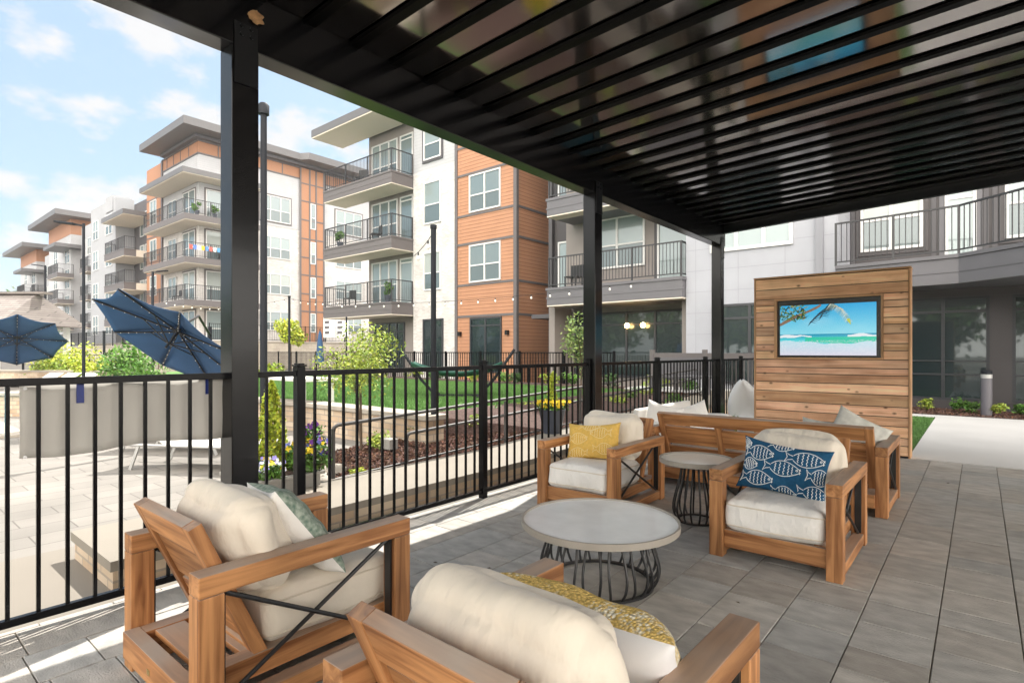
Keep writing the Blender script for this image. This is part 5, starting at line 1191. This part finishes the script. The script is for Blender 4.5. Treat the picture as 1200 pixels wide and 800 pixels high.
# ---- back fences
def fence_run(label, p, q, z, h, step=.115, post=1.83, m=M_FENCE):
    p = Vector((*p, 0)); q = Vector((*q, 0)); t = thing('metal_fence', label, 'fence', (p.x, p.y, z)); d = q-p; L_ = d.length; d /= L_; up = Vector((0, 0, 1)); n = round(L_/post)
    for i in range(n+1): c = d*(L_*i/n); MB().bar(c, c+up*(h+.05), .06, .06, up=(0, 1, 0)).build('post', m, t)
    MB().bar(up*h, d*L_+up*h, .04, .035).build('top_rail', m, t); MB().bar(up*.1, d*L_+up*.1, .04, .035).build('bottom_rail', m, t)
    mb = MB(); k = int(L_/step)
    for i in range(1, k): c = d*(L_*i/k); mb.bar(c+up*.11, c+up*(h-.01), .018, .018, up=(0, 1, 0))
    o = mb.build('pickets', m, t); tag(o, kind='stuff') if k > 100 else None; return t
fence_run('long black picket fence behind the raised lawn in front of the orange corner', (-29.5, 14.5), (-8.2, 14.5), .15, 1.17)
fence_run('black picket fence beyond the pool shrubs on the left', at(60, 27)[:2], at(150, 27)[:2], 0, 1.2)
# grey gate closing the end of the ramp
gt = thing('metal_gate', 'wide grey metal gate with a thick top rail at the end of the ramp', 'gate', (-6.3, 12.95, .0))
MB().box(0, 2.7, -.03, .03, 1.16, 1.32).build('top_rail', M_TRIM, gt, bevel=.004); MB().box(0, 2.7, -.03, .03, .06, .14).build('bottom_rail', M_TRIM, gt)
for x_ in (.0, 1.32, 2.62): MB().box(x_, x_+.10, -.05, .05, -.05, 1.40).build('post', M_TRIM, gt, bevel=.004)
for i in range(30): 
    x_ = .11+i*.0855
    if abs(x_-1.37) < .07 or x_ > 2.6: continue
    MB().box(x_, x_+.02, -.01, .01, .141, 1.159).build('picket', M_TRIM, gt)
b = thing('bench', 'grey outdoor bench and table seen through the fence before the gate', 'bench', (-5.1, 11.9, .37))
MB().box(-.7, .7, -.2, .2, .40, .45).build('seat', M_SLAB, b); MB().box(-.7, .7, .18, .23, .46, .85).build('backrest', M_SLAB, b)
for s in (-.6, .6): MB().box(s-.03, s+.03, -.18, .18, 0, .399).build('leg', M_SLAB, b)
# ---- terrace in front of the tall corner block
tw = thing('retaining_wall', 'tan block retaining wall carrying a black fence below the tall corner block', 'retaining wall', (-40, 27, 0))
MB().box(-2.0, -1.7, -10.5, 16, 0, 2.05).build('wall_face', M_RETAIN, tw); MB().box(-2.05, -1.65, -10.55, 16, 2.051, 2.15).build('wall_cap', M_CAP, tw)
struct(box('terrace_fill', M_RETAIN, -60, -42.01, 14, 43, 0, 2.04))
fence_run('black fence on top of the tan retaining wall', (-41.85, 16.8), (-41.85, 42.5), 2.15, 1.2, .14)
tw2 = thing('retaining_wall', 'low tan block wall behind the pool shrubs, in front of the pale block', 'retaining wall', (-50, 14, 0)); MB().box(-40, 8, -.4, 0, 0, 1.7).build('wall_face', M_RETAIN, tw2); MB().box(-40, 8.05, -.45, .05, 1.701, 1.8).build('wall_cap', M_CAP, tw2)
fence_run('black fence on the low tan wall behind the pool shrubs', (-89, 13.8), (-42.5, 13.8), 1.8, 1.2, .18, 2.4)
# low stone wall behind the pool
w2 = thing('stone_wall', 'low pale stone wall behind the pool on the left', 'stone wall', at(-10, 23, G0)); e = Vector(at(190, 21)) - Vector(at(-10, 23)); e.z = 0
MB().bar((0, 0, .3), tuple(e+Vector((0, 0, .3))), .3, .6).build('wall_face', M_STONE, w2); MB().bar((0, 0, .64), tuple(e+Vector((0, 0, .64))), .38, .07).build('wall_cap', M_CAP, w2)
# white utility boxes on the terrace
for i, px in enumerate((386, 401)):
    t = thing('utility_cabinet', ['white wall meter cabinet with dark dials, left of the pair under the near block balcony', 'white wall meter cabinet, right of the pair under the near block balcony'][i], 'utility cabinet', at(px, 44, 2.15)); MB().box(-.55, .55, -.2, .2, .3, 1.9).build('body', M_WHITE, t, bevel=.02)
    for q in range(3): MB().box(-.3, .3, -.23, -.201, .6+.4*q, .8+.4*q).build('louvre', M_SLAB, t)
# folded umbrella
t = thing('folded_umbrella', 'closed navy umbrella standing behind the far fence left of the yellow green tree', 'umbrella', at(375, 21, .1)); MB().tube([(0, 0, 0), (0, 0, 2.1)], .02, 8).build('pole', M_POLE, t)
MB().lathe([(.05, .75), (.16, .8), (.13, 1.2), (.10, 1.6), (.05, 1.95), (.01, 2.05)], 12).build('folded_canopy', M_UMB, t, smooth=True)
# ---- hammock on its stand
hm = thing('hammock', 'dark green hammock on a dark steel stand on the raised lawn', 'hammock', at(536, 11.8, LZ))
ex = Vector(wv(1, 0, 0)); up = Vector((0, 0, 1))
S = lambda a, z, d=0: tuple(ex*a+up*z+Vector(wv(0, d, 0)))
MB().tube([S(-1.15, .95), S(-.75, .35), S(-.45, .03), S(.45, .03), S(.75, .35), S(1.2, 1.0)], .03, 8).build('stand', M_POLE, hm, smooth=True)
for a in (-.45, .45): MB().tube([S(a, .03, -.5), S(a, .03, .5)], .025, 8).build('foot', M_POLE, hm)
vs = []; 
for i in range(21):
    s = i/20*2-1
    for j in range(7): w = j/6*2-1; vs.append(S(s*.95, .42+.22*s*s+.10*w*w, w*.38*(1-.5*s*s)))
o = MB().add(vs, [(i*7+j, i*7+j+1, (i+1)*7+j+1, (i+1)*7+j) for i in range(20) for j in range(6)]).build('sling', M_HAMM, hm, smooth=True); s_ = o.modifiers.new('t', 'SOLIDIFY'); s_.thickness = .015
# ---- picnic table on the lawn seen left of the fence post
t = thing('outdoor_table', 'light weathered table beyond the planter at the start of the raised lawn', 'table', at(352, 10.5, LZ)); MB().box(-.7, .7, -.35, .35, .42, .47).build('tabletop', M_LOUNGE, t)
for a in (-.6, .6):
    for c_ in (-.28, .28): MB().box(a-.03, a+.03, c_-.03, c_+.03, 0, .419).build('leg', M_LOUNGE, t)
# ---- shingled pavilion roof on the left
pv = thing('pool_pavilion', 'open pool pavilion with a pale shingled hip roof at the far left', 'pavilion', at(0, 26, G0))
ex = Vector(wv(1, 0, 0)); ed = Vector(wv(0, 1, 0))
def Q(a, d, z): return tuple(ex*a+ed*d+up*z)
ez = zof(379, 24)-G0; rz_ = zof(346, 27)-G0
MB().add([Q(-6, -2.2, ez), Q(1.9, -2.2, ez), Q(2.3, 2.4, ez), Q(-6, 2.4, ez), Q(-6, .3, rz_), Q(1.5, .3, rz_)], [(0, 1, 5, 4), (1, 2, 5), (2, 3, 4, 5), (0, 3, 2, 1), (0, 4, 3)]).build('roof', M_SHINGLE, pv)
MB().bar(Q(-6, .3, rz_+.03), Q(2.0, .3, rz_+.03), .5, .10).build('ridge', M_SHINGLE, pv)
for a in (-5.5, -2, 1.5):
    for d in (-1.9, 2.0): MB().bar(Q(a, d, 0), Q(a, d, ez), .2, .2, up=ex).build('post', M_WHITE, pv)
# ---- cushions and white chair beyond the sofa
wc = thing('lounge_sofa', 'low pale outdoor sofa between the teak sofa and the fence', 'sofa', (-3.05, 7.35, 0))
MB().box(-.36, .36, -.85, .85, .08, .28).build('base', M_SLAB, wc, bevel=.01); rbox('seat_cushion', M_CANVAS2, .35, .84, .09, .05, .012, wc, (0, 0, .37), seed=51)
MB().box(-.36, -.28, -.85, .85, .281, .62).build('backrest', M_CANVAS2, wc, bevel=.03)
for s in (-1, 1): MB().box(-.3, .3, s*.8-.04, s*.8+.04, 0, .079).build('foot', M_SLAB, wc)
pillow('throw_pillow', 'plain white pillow behind the sofa back, left of two', .46, .46, .15, M_WHITE if 0 else M_CANVAS2, M_CANVAS2, (-3.12, 6.75, .46), (R(-18), R(14), R(28)), 7)
pillow('throw_pillow', 'plain white pillow with pointed corners behind the sofa back, right of two', .48, .46, .15, M_CANVAS2, M_CANVAS2, (-2.88, 7.15, .44), (R(-22), R(-16), R(35)), 8)
wch = thing('petal_chair', 'white moulded chair shaped like tall petals between the fence and the cedar screen', 'chair', (-2.77, 9.2, 0))
for k, (dx, rot_, hh) in enumerate(((-.04, -6, .84), (.30, 10, .84))):
    vs = []; n = 22
    for i in range(n+1):
        s = i/n; w = .24*math.sin(math.pi*min(1, s*.93+.07))**.75
        for j in range(9): f = j/4-1; vs.append((w*f, .10*(f*f)-.12*s*s, .06+s*hh))
    o = MB().add(vs, [(i*9+j, i*9+j+1, (i+1)*9+j+1, (i+1)*9+j) for i in range(n) for j in range(8)]).build('petal', M_WHITE, wch, smooth=True); s_ = o.modifiers.new('t', 'SOLIDIFY'); s_.thickness = .03; o.location = (dx, .05*k, 0); o.rotation_euler = (0, R(rot_), R(20))
MB().lathe([(.16, 0), (.20, .04), (.20, .30), (.17, .34)], 24).build('base', M_WHITE, wch, smooth=True)
# ---- bollard and entrance lights on the right
bl = thing('bollard_light', 'grey cylindrical bollard light with a pale band at the edge of the path', 'bollard', at(1156, 11.7, 0))
MB().lathe([(.095, 0), (.095, .80)], 28).build('body', mat('bollard_grey', (.12, .115, .13), rough=.5), bl, smooth=True); MB().lathe([(.097, .801), (.097, .88)], 28).build('light_band', M_ALU, bl, smooth=True); MB().lathe([(.095, .881), (.095, .95), (.05, .965)], 28).build('cap', M_POLE, bl, smooth=True)
for i, x_ in enumerate((-9.35, -8.75)):
    t = thing('pendant_lamp', ['lit round pendant lamp behind the clubhouse glass, left one', 'lit round pendant lamp behind the clubhouse glass, right one'][i], 'pendant lamp', (x_, 17.42, 2.25)); MB().lathe([(.02, -.09), (.075, -.06), (.09, 0), (.06, .07), (.015, .09)], 16).build('globe', M_LAMP, t, smooth=True); MB().tube([(0, 0, .09), (0, 0, .6)], .006, 5).build('cord', M_ROD, t)
for i, (x_, y_, z) in enumerate(((-8.9, 15.72, 3.63), )): pass
# ---- little things on the balconies of the tall corner block
pn = thing('pennant_string', 'row of small colourful flags hung along the second balcony of the tall corner block', 'flags', (-42.97, 15.8, 8.95))
for k, c_ in enumerate(((.7, .1, .08), (.1, .2, .6), (.8, .8, .8), (.8, .5, .05), (.1, .25, .6), (.75, .12, .1), (.85, .85, .8), (.1, .3, .55))):
    MB().add([(0, .1+k*.27, 0), (0, .32+k*.27, 0), (0, .30+k*.27, -.32), (0, .12+k*.27, -.30), (.01, .1+k*.27, 0), (.01, .32+k*.27, 0), (.01, .30+k*.27, -.32), (.01, .12+k*.27, -.30)], [(0,1,2,3),(7,6,5,4),(0,4,5,1),(1,5,6,2),(2,6,7,3),(3,7,4,0)]).build('flag', mat('flag_cloth_%d' % k, c_, rough=.9), pn)
for i, (x_, y_, z_) in enumerate(((-43.5, 16.6, 11.2), (-43.6, 17.9, 11.2), (-22.1, 17.1, 3.75), (-26.3, 17.2, 6.85))):
    t = thing('potted_plant', ['leafy plant in a pot at the corner of the top balcony of the tall block', 'second leafy pot plant on the top balcony of the tall block', 'pot plant on the lowest balcony of the near block beside the brick strip', 'pot plant at the left end of the middle balcony of the near block'][i], 'pot plant', (x_, y_, z_)); MB().lathe([(.12, 0), (.18, .35), (.15, .35)], 14).build('pot', M_POT, t, smooth=True)
    leaf_mesh('foliage', M_LEAFG, blob_pts(np.random.default_rng(i+300), (0, 0, .65), (.32, .32, .35), 260, 8), .09, t, i)
def bchair(label, loc, rz):
    t = thing('balcony_chair', label, 'chair', loc, R(rz), 'chairs on the apartment balconies'); MB().box(-.25, .25, -.25, .25, .40, .44).build('seat', M_ROD, t); MB().box(-.25, .25, .22, .26, .441, .88).build('backrest', M_ROD, t)
    for sx in (-.22, .22):
        for sy in (-.22, .22): MB().box(sx-.02, sx+.02, sy-.02, sy+.02, 0, .399).build('leg', M_ROD, t)
for lab, loc, rz in (('dark chair on the top balcony of the near block', (-24.6, 17.3, 9.92), 20), ('dark chair on the middle balcony of the near block', (-23.4, 17.35, 6.84), -20), ('dark chair on the lowest balcony of the near block', (-25.6, 17.3, 3.73), 10), ('dark chair on the third floor corner balcony of the tall block', (-43.8, 18.6, 8.12), 90), ('dark chair on the clubhouse balcony left of the middle post', (-11.2, 16.9, 3.6), 0), ('dark chair on the first corner balcony of the tall block', (-46.4, 16.3, 5.1), 0)): bchair(lab, loc, rz)
# ---- far trees at the horizon and the wood behind the camera that the glass reflects
for i, (px, Y, h, w) in enumerate(((8, 130, 14, 12), (28, 135, 17, 10), (45, 140, 15, 12), (-20, 130, 15, 16))):
    tree('tree', ['dark tree on the horizon at the far left edge', 'taller dark tree on the horizon second from the left edge', 'dark tree on the horizon beside the farthest tower', 'dark tree just off the left edge on the horizon'][i], 'tree', at(px, Y, 0), h, w/2, M_LEAFD, leaf=.7, n=900, clumps=18, seed=100+i, crown_h=h*.7, trunk_r=.3)
rgn = np.random.default_rng(77); pts = []
for k in range(26):
    x_ = -75+k*5.2+rgn.uniform(-2, 2); y_ = -26+rgn.uniform(-4, 3); h = rgn.uniform(6, 9); pts.append(blob_pts(rgn, (x_, y_, h*.55), (3.6, 3.2, h*.5), 700, 16, .6, .45))
o = leaf_mesh('wood', mat('leaf_wood', (.075, .17, .035), rough=.7, tint=True), np.concatenate(pts), .55, None, 5); tag(o, 'belt of green trees beyond the far side of the patio, behind the viewer', 'trees', kind='stuff')
# ------------------------------------------------------------------ summer haze over the courtyard
m = bpy.data.materials.new('thin_air'); m.use_nodes = True; t = m.node_tree; t.nodes.clear()
o_ = N(t, 'ShaderNodeOutputMaterial'); pv_ = N(t, 'ShaderNodeVolumePrincipled'); pv_.inputs['Density'].default_value = .0004; pv_.inputs['Color'].default_value = (.95, .97, 1, 1); pv_.inputs['Anisotropy'].default_value = 0.2
t.links.new(pv_.outputs[0], o_.inputs['Volume'])
hb = box('haze', m, -430, 270, -170, 430, -1.4, 45); tag(hb, 'thin pale summer haze over the courtyard', 'haze', kind='stuff')
